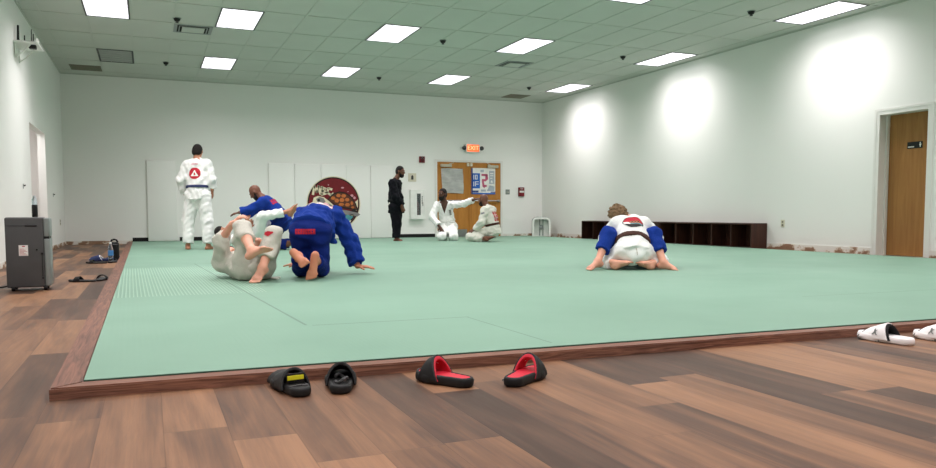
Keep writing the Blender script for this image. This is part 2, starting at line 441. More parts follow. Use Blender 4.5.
def mesh_obj(name, Vt, Q, mat, parent, sm=True):
    me = bpy.data.meshes.new(name); base = np.array(parent_loc(parent)) if parent is not None else np.zeros(3)
    me.vertices.add(len(Vt)); me.vertices.foreach_set('co', (Vt-base).astype(np.float32).ravel())
    me.loops.add(len(Q)*4); me.loops.foreach_set('vertex_index', Q.astype(np.int32).ravel())
    me.polygons.add(len(Q)); me.polygons.foreach_set('loop_start', np.arange(0, len(Q)*4, 4)); 
    me.update(calc_edges=True); me.validate()
    me.polygons.foreach_set('use_smooth', [sm]*len(me.polygons))
    me.materials.append(M[mat]); o = bpy.data.objects.new(name, me); COL.objects.link(o)
    if parent is not None: o.parent = parent
    return o
def vol_obj(name, D, gr, vox, mat, parent, it=1):
    Vt, Q = nets(D, gr, vox); Vt = relax(Vt, Q, it)
    return mesh_obj(name, Vt, Q, mat, parent)
def patch(name, tgt, org, outward, up, size, fn, mats, parent, step=.004, lift=.004):
    "thin print that follows a garment: fn(u, v) gives a material index or -1"
    org = np.asarray(org, float); n = nrm(outward); u = nrm(np.cross(up, n)); v = np.cross(n, u)
    base = np.array(parent_loc(tgt)); me = tgt.data
    bv = BVHTree.FromPolygons([x.co for x in me.vertices], [list(p.vertices) for p in me.polygons])
    k = int(size/step); bm = B(); vs = {}
    def vert(i, j):
        if (i, j) not in vs:
            p = org+u*(i*step)+v*(j*step)+n*.35-base
            h = bv.ray_cast(Vector(p), Vector(-n), .7)
            vs[i, j] = None if h[0] is None else bm.verts.new(h[0]+Vector(n*lift)+Vector(base))
        return vs[i, j]
    for i in range(-k, k):
        for j in range(-k, k):
            m = fn((i+.5)*step, (j+.5)*step)
            if m < 0: continue
            q = [vert(i, j), vert(i+1, j), vert(i+1, j+1), vert(i, j+1)]
            if None in q: continue
            bm.faces.new(q).material_index = m
    return finish(name, bm, mats, parent, True, 80)

# ------------------------------------------------------------------ the room
def build_room():
    b = B(); box(b, XL-1.2, XR+.4, YF-.2, YB+.3, -.12, 0); struct('floor', b, 'plank_floor')
    b = B(); box(b, XL-.3, XR+.3, YF-.2, YB+.2, ZC, ZC+.12); struct('ceiling', b, 'tile_white')
    # exposed grid of the suspended ceiling
    b = B()
    i = math.ceil((XL-GX)/TW)
    while GX+i*TW < XR:
        x = GX+i*TW; box(b, x-.012, x+.012, YF, YB, ZC-.007, ZC+.002); i += 1
    j = math.ceil((YF-GY)/TD)
    while GY+j*TD < YB:
        y = GY+j*TD; box(b, XL, XR, y-.012, y+.012, ZC-.0072, ZC+.002); j += 1
    struct('trim_1', b, 'grid_white')
    b = B()   # wall angle along the ceiling
    box(b, XL, XR, YB-.022, YB, ZC-.022, ZC); box(b, XR-.022, XR, YF, YB, ZC-.022, ZC); box(b, XL, XL+.022, YF, YB, ZC-.022, ZC)
    struct('trim_2', b, 'grid_white')
    b = B(); box(b, XL-1.2, XR+.3, YB, YB+.15, 0, ZC); struct('wall_back', b, 'wall_paint')
    b = B(); box(b, XL-.3, XR+.3, YF-.15, YF, 0, ZC); struct('wall_front', b, 'wall_paint')
    y0, y1, zt = 13.25, 15.15, 2.05
    b = B(); T = XL-.12
    box(b, T, XL, YF, y0, 0, ZC); box(b, T, XL, y1, YB, 0, ZC); box(b, T, XL, y0, y1, zt, ZC)
    box(b, XL-1.0, XL-.9, y0-.6, YB, 0, zt+.5); box(b, XL-.9, T, y0-.15, y0, 0, zt+.5); box(b, XL-.9, T, y1+.9, y1+1.05, 0, zt+.5)
    box(b, XL-.9, T, y0, y1+.9, zt+.3, zt+.42)
    struct('wall_left', b, 'wall_paint')
    y0, y1, zt = 7.09, 7.93, 2.11
    b = B(); T = XR+.26
    box(b, XR, T, YF, y0, 0, ZC); box(b, XR, T, y1, YB, 0, ZC); box(b, XR, T, y0, y1, zt, ZC)
    box(b, T, T+.05, y0-.1, y1+.1, 0, zt+.1)
    struct('wall_right', b, 'wall_paint')
    SY = 7.46   # middle of the door sign
    # door jamb and leaf on the right
    b = B(); f = .05
    for (a, c) in ((y0, y0+f), (y1-f, y1)): box(b, XR-.008, XR+.185, a, c, 0, zt-f)
    box(b, XR-.008, XR+.185, y0, y1, zt-f, zt)
    for (a, c) in ((y0+f, y0+f+.02), (y1-f-.02, y1-f)): box(b, XR+.13, XR+.185, a, c, 0, zt-f, .003)
    for (a, c) in ((y0-.035, y0), (y1, y1+.035)): box(b, XR-.012, XR+.002, a, c, 0, zt)
    box(b, XR-.012, XR+.002, y0-.035, y1+.035, zt, zt+.035)
    struct('trim_3', b, 'trim_white')
    d = bpy.data.objects.new('door_1', None); COL.objects.link(d); d.location = (XR+.19, (y0+y1)/2, 0); d['kind'] = 'structure'
    b = B(); box(b, XR+.186, XR+.23, y0, y1, .025, zt, .002); struct('door_leaf', b, 'door_wood', d)
    b = B(); box(b, XR+.05, XR+.25, y0+f, y1-f, 0, .018, .003); struct('threshold', b, 'ivory', d)
    b = B(); box(b, XR+.178, XR+.1862, SY-.115, SY+.115, 1.555, 1.648, .002); pl = struct('door_sign', b, 'black_plastic', d)
    b = B(); px = XR+.1765   # restroom pictogram and a line of small letters
    fr = ((px, SY-.09, 1.625), (0, -1, 0), (0, 0, 1), (1, 0, 0))
    for k in range(6): prism(b, [(-.10+.016*k, -.035), (-.089+.016*k, -.035), (-.089+.016*k, -.018), (-.10+.016*k, -.018)], ((px, SY, 1.605), (0, -1, 0), (0, 0, 1), (1, 0, 0)), .0015)
    fr = ((px, SY-.085, 1.602), (0, -.8, 0), (0, 0, .8), (1, 0, 0))
    prism(b, [(.012*math.cos(t), .033+.012*math.sin(t)) for t in np.linspace(0, 2*PI, 12, False)], fr, .0015)
    prism(b, [(-.02, .016), (.02, .016), (.014, -.012), (.01, -.012), (.007, -.042), (-.007, -.042), (-.01, -.012), (-.014, -.012)], fr, .0015)
    struct('sign_print', b, 'white_ink', pl)
    b = B(); lathe(b, (XR+.16, 7.20, 1.0), [(.027, .028), (.027, .022), (.011, .018), (.011, -.02), (.024, -.03), (.024, -.05), (.012, -.056)], 16, 'x'); struct('door_knob', b, 'steel', d, True)
    for z in (.25, 1.05, 1.85):
        b = B(); box(b, XR+.168, XR+.188, y0+.03, y0+.055, z-.05, z+.05, .003); struct('hinge', b, 'steel', d)
    # double doors in the back wall
    x0, x1, zt = 6.80, 8.58, 1.965
    b = B()
    for (a, c) in ((x0-.06, x0), (x1, x1+.06)): box(b, a, c, YB-.03, YB+.02, 0, zt+.06, .005)
    box(b, x0, x1, YB-.03, YB+.02, zt, zt+.06, .005)
    struct('trim_4', b, 'trim_white')
    d = bpy.data.objects.new('door_2', None); COL.objects.link(d); d.location = ((x0+x1)/2, YB, 0); d['kind'] = 'structure'
    xm = (x0+x1)/2
    for s, (a, c) in enumerate(((x0+.004, xm-.02), (xm+.02, x1-.004))):
        b = B(); wa, wb, wz0, wz1 = a+.14, c-.16, 1.17, 1.80
        for q in ((a, wa, .01, zt-.005), (wb, c, .01, zt-.005), (wa, wb, .01, wz0), (wa, wb, wz1, zt-.005)): box(b, q[0], q[1], YB-.02, YB, q[2], q[3], .001)
        lf = struct('door_leaf', b, 'door_wood_far', d)
        b = B(); box(b, wa, wb, YB-.012, YB-.006, wz0, wz1); struct('door_pane', b, 'cabinet_glass', lf)
        b = B(); box(b, a+.05, c-.05, YB-.024, YB-.019, .02, .24, .001); struct('kick_plate', b, 'steel', lf)
        b = B(); hx = (a+.06, c-.12)[s == 0] if False else (a+.05)
        tube(b, [(a+.06, YB-.075, .98), (c-.06, YB-.075, .98)], .016, 8)
        box(b, a+.04, a+.10, YB-.09, YB-.02, .95, 1.01, .008); box(b, c-.10, c-.04, YB-.09, YB-.02, .95, 1.01, .008); struct('push_bar', b, 'steel', lf, True)
        b = B(); box(b, (a+.08 if s == 0 else c-.38), (a+.38 if s == 0 else c-.08), YB-.075, YB-.02, zt-.13, zt-.06, .008)
        tube(b, [((a+.3 if s == 0 else c-.3), YB-.05, zt-.06), ((a+.42 if s == 0 else c-.42), YB-.11, zt-.02)], .01, 6); struct('door_closer', b, 'door_closer', lf)
    b = B(); box(b, xm-.02, xm+.02, YB-.035, YB, 0, zt, .004); struct('centre_post', b, 'door_wood_far', d)
    for k, xx in enumerate((xm-.045, xm+.045)):
        b = B(); box(b, xx-.03, xx+.03, YB-.06, YB-.02, zt-.1, zt-.02, .006); struct('latch_box', b, 'ivory', d)
    # baseboards
    b = B()
    for a, c in ((XL+1.30, .02), (.64, 2.60), (5.65, 6.74), ): box(b, a, c, YB-.014, YB, 0, .135, .003)
    struct('baseboard_back', b, 'black_matte')
    b = B(); box(b, 8.64, XR, YB-.008, YB, 0, .11); box(b, XL, XL+1.30, YB-.008, YB, 0, .075); struct('baseboard_back_scraped', b, 'scraped_base_x')
    b = B(); box(b, XR-.008, XR, 7.98, YB, 0, .13); box(b, XR-.008, XR, YF, 7.09, 0, .13); struct('baseboard_right', b, 'scraped_base_y')
    b = B(); box(b, XL, XL+.008, YF, 13.25, 0, .075); box(b, XL, XL+.008, 15.15, YB, 0, .075); struct('baseboard_left', b, 'scraped_base_y')
build_room()

# ------------------------------------------------------------------ mat and its wooden border
MNL, MNR, MBR, MBL = (-.232, 3.045), (9.46, 2.70), (9.46, YB-.004), (-.32, YB-.004)
b = B()
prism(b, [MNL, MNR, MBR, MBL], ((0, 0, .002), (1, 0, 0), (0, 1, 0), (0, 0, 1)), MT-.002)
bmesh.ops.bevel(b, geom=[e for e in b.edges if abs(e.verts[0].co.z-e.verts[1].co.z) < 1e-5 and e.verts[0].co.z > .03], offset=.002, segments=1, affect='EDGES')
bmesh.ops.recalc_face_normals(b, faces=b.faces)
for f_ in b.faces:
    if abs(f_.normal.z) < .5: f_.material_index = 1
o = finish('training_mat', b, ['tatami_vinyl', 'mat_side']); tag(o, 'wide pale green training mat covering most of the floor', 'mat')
def strip(name, a, c, inner, mat, ca, cc):
    "border strip from a to c along the mat edge; ca, cc are outer mitre corners"
    b = B(); z1, z2 = .012, .043
    lo = [Vector((*a, 0)), Vector((*c, 0)), Vector((*cc, 0)), Vector((*ca, 0))]
    cen = sum(lo, Vector())/4
    vs0 = [b.verts.new(p) for p in lo]; vs1 = [b.verts.new(p+Vector((0, 0, z2))) for p in lo]
    b.faces.new(vs0[::-1]); b.faces.new(vs1)
    for i in range(4): b.faces.new((vs0[i], vs0[(i+1) % 4], vs1[(i+1) % 4], vs1[i]))
    bmesh.ops.bevel(b, geom=[e for e in b.edges if e.verts[0].co.z > .01 and e.verts[1].co.z > .01], offset=.005, segments=2, affect='EDGES')
    struct(name, b, mat)
ONL, ONR, OBR, OBL = (-.335, 2.965), (9.60, 2.61), (9.60, YB-.02), (-.43, YB-.02)
strip('trim_5', MNL, MNR, 0, 'border_wood', ONL, ONR)
strip('trim_6', MNL, MBL, 0, 'border_wood_long', ONL, OBL)
strip('trim_7', MNR, MBR, 0, 'border_wood_long', ONR, OBR)

# ------------------------------------------------------------------ ceiling fixtures
LAMP_W = 18.0; LAMP_C = (1, .945, .955)
def make_lamp():
    r = thing('ceiling_light', (0, 0, ZC), '', 'light', 'recessed ceiling lights')
    x0, x1, y0, y1 = .0, TW, .0, TD
    b = B(); w = .022; z0 = ZC-.012
    box(b, x0, x0+w, y0, y1, z0, ZC-.001); box(b, x1-w, x1, y0, y1, z0, ZC-.001); box(b, x0+w, x1-w, y0, y0+w, z0, ZC-.001); box(b, x0+w, x1-w, y1-w, y1, z0, ZC-.001)
    finish('frame', b, 'dark_grey', r)
    b = B(); box(b, x0+w, x1-w, y0+w, y1-w, ZC-.008, ZC-.0015); finish('diffuser', b, 'lamp_diffuser', r)
    return r
lamp = make_lamp()
rows = {0: 'nearer full row', 3: 'back row', -3: 'row overhead at the top edge', -6: 'row above the camera', -9: 'row behind the camera'}
cols = {0: 'leftmost', 3: 'second from left', 7: 'middle', 11: 'second from right', 16: 'rightmost, close to the right wall'}
lbl = {(0,0): 'lit ceiling light cut by the top edge, leftmost, in front of the dark unlit panel', (3,0): 'lit ceiling light beside the slotted air vent, left half of the ceiling',
       (7,0): 'large lit ceiling light left of the middle, third along the nearer full row', (11,0): 'lit ceiling light with an air vent just behind it, right of centre',
       (16,0): 'lit ceiling light by the right wall above the middle wall glow', (3,3): 'small lit ceiling light beside the dark unlit panel, back row',
       (7,3): 'small lit ceiling light in the back row near the middle of the back wall', (11,3): 'small lit ceiling light in the back row, above the black-clad man and bearded man',
       (16,3): 'small lit ceiling light in the far right corner above the farthest wall glow', (16,-3): 'largest lit ceiling light, upper right above the nearest wall glow',
       (11,-3): 'lit ceiling light just peeking in at the top edge right of centre'}
first = True
for j in rows:
    for i in cols:
        if (i, j) == (0, 3): continue
        loc = (GX+i*TW, GY+j*TD, ZC)
        text = lbl.get((i, j), 'lit ceiling light outside the picture, %s, %s' % (cols[i], rows[j]))
        if first: lamp.location = loc; lamp['label'] = text; first = False
        else: dup(lamp, loc, text)
        for watts, spread in ((LAMP_W, 112), (LAMP_W*1.55, 148)):     # louvred beam plus the wide glow of the diffuser
            ld = bpy.data.lights.new('troffer_light', 'AREA'); ld.shape = 'RECTANGLE'; ld.size = TW-.08; ld.size_y = TD-.08
            ld.energy = watts; ld.spread = math.radians(spread); ld.color = LAMP_C
            lo = bpy.data.objects.new('troffer_light', ld); COL.objects.link(lo); lo.location = (loc[0]+TW/2, loc[1]+TD/2, ZC-.02)
# unlit panel
r = thing('ceiling_light', (GX, GY+3*TD, ZC), 'dark unlit ceiling light with grey louvre cells, far left', 'light')
x, y = GX, GY+3*TD
b = B(); w = .03
for q in ((x, x+w, y, y+TD), (x+TW-w, x+TW, y, y+TD), (x+w, x+TW-w, y, y+w), (x+w, x+TW-w, y+TD-w, y+TD)): box(b, q[0], q[1], q[2], q[3], ZC-.014, ZC-.001)
finish('frame', b, 'dark_grey', r)
b = B(); box(b, x+w, x+TW-w, y+w, y+TD-w, ZC-.006, ZC-.0015)
for k in (1, 2): box(b, x+TW*k/3-.006, x+TW*k/3+.006, y+w, y+TD-w, ZC-.012, ZC-.004)
for k in range(1, 6): box(b, x+w, x+TW-w, y+TD*k/6-.006, y+TD*k/6+.006, ZC-.0118, ZC-.004)
finish('louvre', b, 'louvre_grey', r)
def diffuser_vent(x, y, label):
    r = thing('air_vent', (x, y, ZC), label, 'vent', 'slotted ceiling vents')
    b = B(); s = .29
    for q in ((-s, s, -s, -s+.05), (-s, s, s-.05, s), (-s, -s+.05, -s+.05, s-.05), (s-.05, s, -s+.05, s-.05)): box(b, x+q[0], x+q[1], y+q[2], y+q[3], ZC-.010, ZC-.001)
    finish('rim', b, 'mid_grey', r)
    b = B(); box(b, x-s+.05, x+s-.05, y-s+.05, y+s-.05, ZC-.004, ZC-.001); finish('duct', b, 'black_matte', r)
    b = B(); box(b, x-.17, x+.17, y-.17, y+.17, ZC-.024, ZC-.014, .004); finish('plaque', b, 'grid_white', r)
    b = B()
    for q in ((-.215, .215, -.215, -.2), (-.215, .215, .2, .215), (-.215, -.2, -.2, .2), (.2, .215, -.2, .2)): box(b, x+q[0], x+q[1], y+q[2], y+q[3], ZC-.02, ZC-.010)
    finish('vane_ring', b, 'mid_grey', r)
diffuser_vent(.745, 13.10, 'slotted air vent in the left of the ceiling, between two lit panels')
diffuser_vent(6.80, 13.72, 'slotted air vent right behind a lit panel in the middle of the ceiling')
def grille(x, y, label, mat):
    r = thing('return_grille', (x, y, ZC), label, 'vent', 'flat return grilles')
    b = B(); s = .285
    for q in ((-s, s, -s, -s+.03), (-s, s, s-.03, s), (-s, -s+.03, -s+.03, s-.03), (s-.03, s, -s+.03, s-.03)): box(b, x+q[0], x+q[1], y+q[2], y+q[3], ZC-.010, ZC-.001)
    finish('rim', b, mat, r)
    b = B()
    for k in range(16): yy = y-s+.035+k*.0345; box(b, x-s+.03, x+s-.03, yy, yy+.022, ZC-.008, ZC-.002)
    finish('slats', b, mat, r)
    b = B(); box(b, x-s+.03, x+s-.03, y-s+.03, y+s-.03, ZC-.0016, ZC-.0006); finish('duct', b, 'dark_grey', r)
grille(-1.08, 17.32, 'brown-grey return grille in the far left ceiling corner', 'taupe')
grille(8.67, 17.40, 'brown-grey return grille in the far right ceiling corner', 'taupe')
def sprinkler():
    r = thing('sprinkler_head', (0, 0, ZC), '', 'sprinkler', 'sprinkler heads')
    b = B(); lathe(b, (0, 0, ZC), [(.062, -.001), (.062, -.006), (.05, -.010)], 18); finish('escutcheon', b, 'mid_grey', r, True)
    b = B(); lathe(b, (0, 0, ZC), [(.050, -.009), (.050, -.022), (.038, -.045), (.018, -.056)], 16); finish('cup', b, 'black_plastic', r, True)
    b = B(); lathe(b, (0, 0, ZC), [(.016, -.055), (.016, -.066), (.026, -.068), (.026, -.072), (.01, -.074)], 14); finish('deflector', b, 'dark_grey', r, True)
    return r
sp = sprinkler()
for k, (x, y, t) in enumerate(((.484, 12.46, 'dark sprinkler head just in front of the left air vent'), (.40, 16.10, 'dark sprinkler head near the small back light in the left ceiling'),
        (4.734, 12.29, 'dark sprinkler head between the two lit panels in the middle of the ceiling'), (4.708, 16.10, 'dark sprinkler head between the two small back lights'),
        (8.34, 16.03, 'dark sprinkler head in the far right ceiling near the corner grille'), (8.357, 12.23, 'dark sprinkler head left of the lit panel by the right wall'),
        (8.26, 8.82, 'dark sprinkler head left of the largest lit panel, upper right'))):
    if k == 0: sp.location = (x, y, ZC); sp['label'] = t
    else: dup(sp, (x, y, ZC), t)

# ------------------------------------------------------------------ back wall
PADS = [(-.01, .60), (2.604, 3.203), (3.203, 3.83), (3.83, 4.437), (4.437, 5.048), (5.048, 5.63)]
padlab = ['lone white wall pad behind the standing man in white', 'white wall pad behind the leaning fighter in blue, leftmost of the joined row', 'white wall pad under the left edge of the turtle emblem',
          'white wall pad behind the middle of the turtle emblem', 'white wall pad under the right edge of the turtle emblem', 'white wall pad behind the man in black, last of the row']
PT = .05
for (a, c), t in zip(PADS, padlab):
    b = B(); box(b, a+.0025, c-.0025, YB-PT, YB, MT+.004 if a > -.2 else .01, 1.83, .012, seg=3)
    single('wall_pad', b, 'wall_paint', t, 'wall pad', 'white wall pads', True)
def emblem():
    cx, cz, R = 4.128, .895, .635; y = YB-PT-.0015
    r = thing('wall_emblem', (cx, y, cz-R), 'round dark red turtle emblem on the white wall pads', 'emblem')
    def fr(k): return ((cx, y-.0012*k, cz), (1, 0, 0), (0, 0, 1), (0, 1, 0))
    circ = lambda rad, n=72, ox=0, oz=0, sx=1, sz=1: [(ox+rad*sx*math.cos(2*PI*i/n), oz+rad*sz*math.sin(2*PI*i/n)) for i in range(n)]
    def part(name, polys, mat, k):
        b = B()
        for p in polys: prism(b, [(q[0]*R, q[1]*R) for q in p], fr(k), .0011)
        finish(name, b, mat, r)
    part('rim', [circ(1.03)], 'emblem_cream', 0); part('outer_ring', [circ(.995)], 'emblem_black', 1); part('red_disc', [circ(.95)], 'maroon', 2)
    # water along the bottom
    part('water', [[(-.80, -.50), (-.45, -.34), (-.1, -.45), (.2, -.36), (.55, -.3), (.86, -.2), (.90, -.3), (.72, -.6), (.4, -.86), (0, -.94), (-.45, -.82)]], 'emblem_black', 3)
    part('wave', [[(.30, -.52), (.52, -.42), (.74, -.50), (.60, -.66), (.36, -.70)], [(-.05, -.66), (.2, -.56), (.28, -.74), (.1, -.84)], [(-.6, -.5), (-.35, -.44), (-.2, -.6), (-.42, -.72)]], 'emblem_teal', 4)
    for q in ([(.50, -.72), (.66, -.62), (.62, -.74)], [(.3, -.8), (.44, -.76), (.36, -.84)], [(-.12, -.5), (.16, -.46), (.1, -.52)], [(.6, -.38), (.82, -.44), (.7, -.48)]): part('foam', [q], 'emblem_cream', 5)
    # brush lettering
    def stroke(p, q, w=.05):
        d = np.array(q)-np.array(p); nn = np.array([-d[1], d[0]])/np.hypot(*d)*w
        p, q = np.array(p), np.array(q); e = d/np.hypot(*d)*w*.4
        return [tuple(p-e+nn*.7), tuple(q+e+nn), tuple(q+e*1.4-nn*.6), tuple(p-e*.6-nn)]
    L = [((-.80, .22), (-.72, .58)), ((-.72, .58), (-.62, .32)), ((-.62, .32), (-.54, .60)), ((-.54, .60), (-.48, .24)),
         ((-.42, .22), (-.40, .56)), ((-.40, .54), (-.24, .46)), ((-.26, .44), (-.40, .38)), ((-.40, .38), (-.20, .30)), ((-.2, .28), (-.42, .22)),
         ((.02, .44), (-.12, .50)), ((-.12, .50), (-.18, .32)), ((-.18, .32), (-.02, .18)), ((-.02, .18), (.08, .26))]
    part('brush_letters', [stroke((p[0]*.88-.09, p[1]*.85+.15), (q[0]*.88-.09, q[1]*.85+.15)) for p, q in L], 'emblem_cream', 3)
    for q in (circ(.05, 12, .34, .60, 1.2, .6), circ(.06, 14, .70, .30, 1, .9), circ(.05, 14, .80, .22, 1, 1), circ(.025, 8, -.2, .7), circ(.02, 8, .55, .45), circ(.04, 10, .6, .2)): part('small_mark', [q], 'pink_ink', 3)
    part('flag_mark', [[(.78, .02), (.94, .16), (.93, -.12), (.86, -.28), (.84, -.06)]], 'emblem_cream', 4)
    # turtle
    up_ = lambda polys, k=1.12: [[(x*k+.02, z*k+.08) for x, z in p] for p in polys]
    part('flipper', [[(-.1, -.2), (.5, -.26), (.95, -.36), (1.02, -.42), (.9, -.5), (.62, -.44), (.2, -.4), (-.1, -.36)], [(-.55, -.12), (-.2, -.2), (-.12, -.5), (-.3, -.62), (-.5, -.4)]], 'turtle_grey', 5)
    part('shell_edge', up_([[(-.24, .06), (-.05, .26), (.16, .34), (.4, .30), (.6, .16), (.74, -.06), (.82, -.30), (.5, -.26), (.2, -.22), (0, -.12)]]), 'emblem_black', 6)
    part('shell', up_([[(-.2, .05), (-.03, .22), (.16, .30), (.38, .27), (.57, .14), (.70, -.06), (.77, -.26), (.5, -.22), (.2, -.18), (0, -.08)]]), 'shell_brown', 7)
    sc = []
    for (x, z, w, h) in ((-.04, .11, .08, .06), (.14, .20, .08, .06), (.32, .19, .09, .06), (.08, .03, .08, .07), (.26, .05, .09, .07), (.44, .06, .08, .06), (.24, -.10, .1, .05), (.45, -.11, .09, .06), (.60, -.06, .05, .07), (.63, -.20, .06, .04)):
        sc.append([(x-w, z), (x-w*.4, z+h), (x+w*.6, z+h*.8), (x+w, z-h*.1), (x+w*.4, z-h), (x-w*.6, z-h*.9)])
    part('shell_scutes', up_(sc), 'shell_orange', 8)
    part('head', up_([[(-.74, -.02), (-.70, .12), (-.56, .18), (-.36, .14), (-.2, .02), (-.02, -.14), (.16, -.24), (.1, -.34), (-.3, -.26), (-.6, -.16), (-.72, -.14)]]), 'emblem_cream', 9)
    part('head_patch', up_([[(-.62, .08), (-.5, .15), (-.36, .1), (-.3, -.02), (-.44, -.1), (-.58, -.02)], [(-.22, -.06), (-.1, -.12), (0, -.22), (-.16, -.18)], [(.02, -.24), (.14, -.26), (.08, -.32)]]), 'turtle_grey', 10)
    part('eye', up_([circ(.045, 12, -.53, .04)]), 'emblem_black', 11)
emblem()
# exit sign
r = thing('exit_sign', (7.77, YB-.07, 2.21), 'lit exit sign with two lamp heads above the double doors', 'sign')
b = B(); box(b, 7.575, 7.965, YB-.075, YB, 2.215, 2.445, .012); finish('housing', b, 'white_plastic', r)
b = B(); box(b, 7.60, 7.94, YB-.079, YB-.074, 2.24, 2.42, .002); finish('lit_face', b, 'exit_glow', r)
b = text_bm('EXIT', .155, ((7.77, YB-.081, 2.33), (1, 0, 0), (0, 0, 1), (0, -1, 0)), .0015); finish('letters', b, 'exit_letter', r)
for s in (-1, 1):
    b = B(); x = 7.77+s*.245; tube(b, [(7.77+s*.19, YB-.04, 2.33), (x, YB-.05, 2.33)], .014)
    lathe(b, (x, YB-.05, 2.33), [(.03, .035), (.05, .01), (.056, -.035), (.05, -.04)], 16, 'y'); finish('lamp_head', b, 'dark_grey', r, True)
# fire alarm strobe
r = thing('fire_alarm', (6.39, YB, 1.92), 'small dark red fire alarm box high on the back wall', 'alarm')
b = B(); box(b, 6.315, 6.465, YB-.045, YB, 1.93, 2.085, .01); finish('housing', b, 'red_plastic', r)
b = B(); box(b, 6.35, 6.43, YB-.062, YB-.045, 2.02, 2.07, .008); finish('strobe_lens', b, 'clear_plastic', r)
b = B()
for k in range(4): box(b, 6.34, 6.44, YB-.048, YB-.044, 1.945+.015*k, 1.952+.015*k)
finish('sounder_slots', b, 'black_plastic', r)
# small framed notice
r = thing('wall_notice', (6.12, YB, 1.45), 'small cream notice plate above the extinguisher cabinet', 'sign')
b = B(); box(b, 6.03, 6.24, YB-.012, YB, 1.45, 1.66, .004); finish('plate', b, 'ivory', r)
b = B(); prism(b, [(-.03, -.05), (.03, -.05), (.03, .03), (.012, .06), (-.012, .06), (-.03, .03)], ((6.135, YB-.0145, 1.55), (1, 0, 0), (0, 0, 1), (0, 1, 0)), .003)
finish('pictogram', b, 'dark_grey', r)
# extinguisher cabinet
r = thing('extinguisher_cabinet', (6.24, YB, .50), 'white wall cabinet with a narrow window beside the double doors', 'cabinet')
x0, x1, z0, z1 = 6.055, 6.425, .51, 1.25
b = B()
for q in ((x0, x0+.03, z0, z1), (x1-.03, x1, z0, z1), (x0+.03, x1-.03, z0, z0+.03), (x0+.03, x1-.03, z1-.03, z1)): box(b, q[0], q[1], YB-.13, YB, q[2], q[3], .006)
box(b, x0+.03, x1-.03, YB-.02, YB, z0+.03, z1-.03); finish('body', b, 'white_plastic', r)
b = B()
box(b, x0+.03, x0+.16, YB-.128, YB-.115, z0+.03, z1-.03, .002); box(b, x1-.11, x1-.03, YB-.128, YB-.115, z0+.03, z1-.03, .002)
box(b, x0+.16, x1-.11, YB-.128, YB-.115, z0+.03, z0+.1, .002); box(b, x0+.16, x1-.11, YB-.128, YB-.115, z1-.1, z1-.03, .002)
dd = finish('door', b, 'white_plastic', r)
b = B(); box(b, x0+.16, x1-.11, YB-.124, YB-.120, z0+.1, z1-.1); finish('pane', b, 'cabinet_glass', dd)
b = B(); box(b, x1-.07, x1-.05, YB-.15, YB-.128, .84, .94, .006); finish('handle', b, 'steel', dd)
b = B()
for k in range(4): box(b, x1-.085, x1-.06, YB-.1295, YB-.1275, z1-.2-.05*k, z1-.17-.05*k)
finish('lettering', b, 'dark_grey', dd)
b = B(); box(b, x0+.035, x1-.035, YB-.022, YB-.019, z0+.05, z1-.05); finish('dark_lining', b, 'dark_grey', r)
t = thing('fire_extinguisher', (6.24, YB-.07, .54), 'red fire extinguisher inside the white wall cabinet', 'extinguisher')
b = B(); lathe(b, (6.245, YB-.07, .542), [(.04, 0), (.045, .01), (.045, .33), (.03, .38), (.014, .40), (.014, .43)], 20); finish('cylinder', b, 'red_plastic', t, True)
b = B(); box(b, 6.20, 6.29, YB-.085, YB-.055, .972, .992, .004); box(b, 6.20, 6.30, YB-.085, YB-.055, 1.002, 1.02, .004); finish('valve', b, 'black_plastic', t)
b = B(); tube(b, [(6.21, YB-.085, .98), (6.19, YB-.09, .93), (6.192, YB-.092, .75)], .009, 8); finish('hose', b, 'black_rubber', t)
# switch and pull station right of the doors
r = thing('light_switch', (8.80, YB, 1.14), 'small grey switch plate just right of the double doors', 'switch')
b = B(); box(b, 8.735, 8.855, YB-.01, YB, 1.15, 1.28, .004); finish('plate', b, 'mid_grey', r)
for s in (-.022, .022):
    b = B(); box(b, 8.795+s-.007, 8.795+s+.007, YB-.022, YB-.009, 1.19, 1.225, .003); finish('toggle', b, 'ivory', r)
r = thing('fire_alarm_pull', (9.19, YB, 1.09), 'dark red fire alarm pull station near the right corner', 'alarm')
b = B(); box(b, 9.105, 9.275, YB-.05, YB, 1.10, 1.34, .012); finish('housing', b, 'red_plastic', r)
b = B(); box(b, 9.125, 9.255, YB-.066, YB-.05, 1.20, 1.25, .006); finish('pull_bar', b, 'white_plastic', r)
b = text_bm('FIRE', .05, ((9.19, YB-.0515, 1.30), (1, 0, 0), (0, 0, 1), (0, -1, 0)), .001); finish('letters', b, 'white_ink', r)
# sheets taped over the door windows
b = B(); n = 18
for i in range(n+1):
    for k in range(n+1):
        u, v = i/n, k/n
        b.verts.new((6.91+.60*u+.012*math.sin(v*5), YB-.030-.012*abs(math.sin(7*v+3*u))-.006*math.sin(13*u+9*v), 1.165+.63*v+.01*math.sin(u*4)))
b.verts.ensure_lookup_table()
for i in range(n):
    for k in range(n): b.faces.new([b.verts[q] for q in (i*(n+1)+k, (i+1)*(n+1)+k, (i+1)*(n+1)+k+1, i*(n+1)+k+1)])
bmesh.ops.solidify(b, geom=b.faces[:], thickness=.002)
single('window_cover_sheet', b, 'silver_sheet', 'crinkled silver sheet taped over the left door window', 'sheet', None, True)
r = thing('poster', (8.07, YB-.03, 1.15), 'blue and white poster taped over the right door window', 'poster')
px0, pz0, pw, ph = 7.735, 1.150, .685, .675
b = B(); box(b, px0, px0+pw, YB-.034, YB-.031, pz0, pz0+ph); finish('sheet', b, 'paper', r)
def pquad(name, mat, quads, k=1):
    b = B()
    for q in quads: prism(b, [(px0+pw*x, pz0+ph*z) for x, z in q], ((0, YB-.034-.0012*k, 0), (1, 0, 0), (0, 0, 1), (0, 1, 0)), .0011)
    return finish(name, b, mat, r)
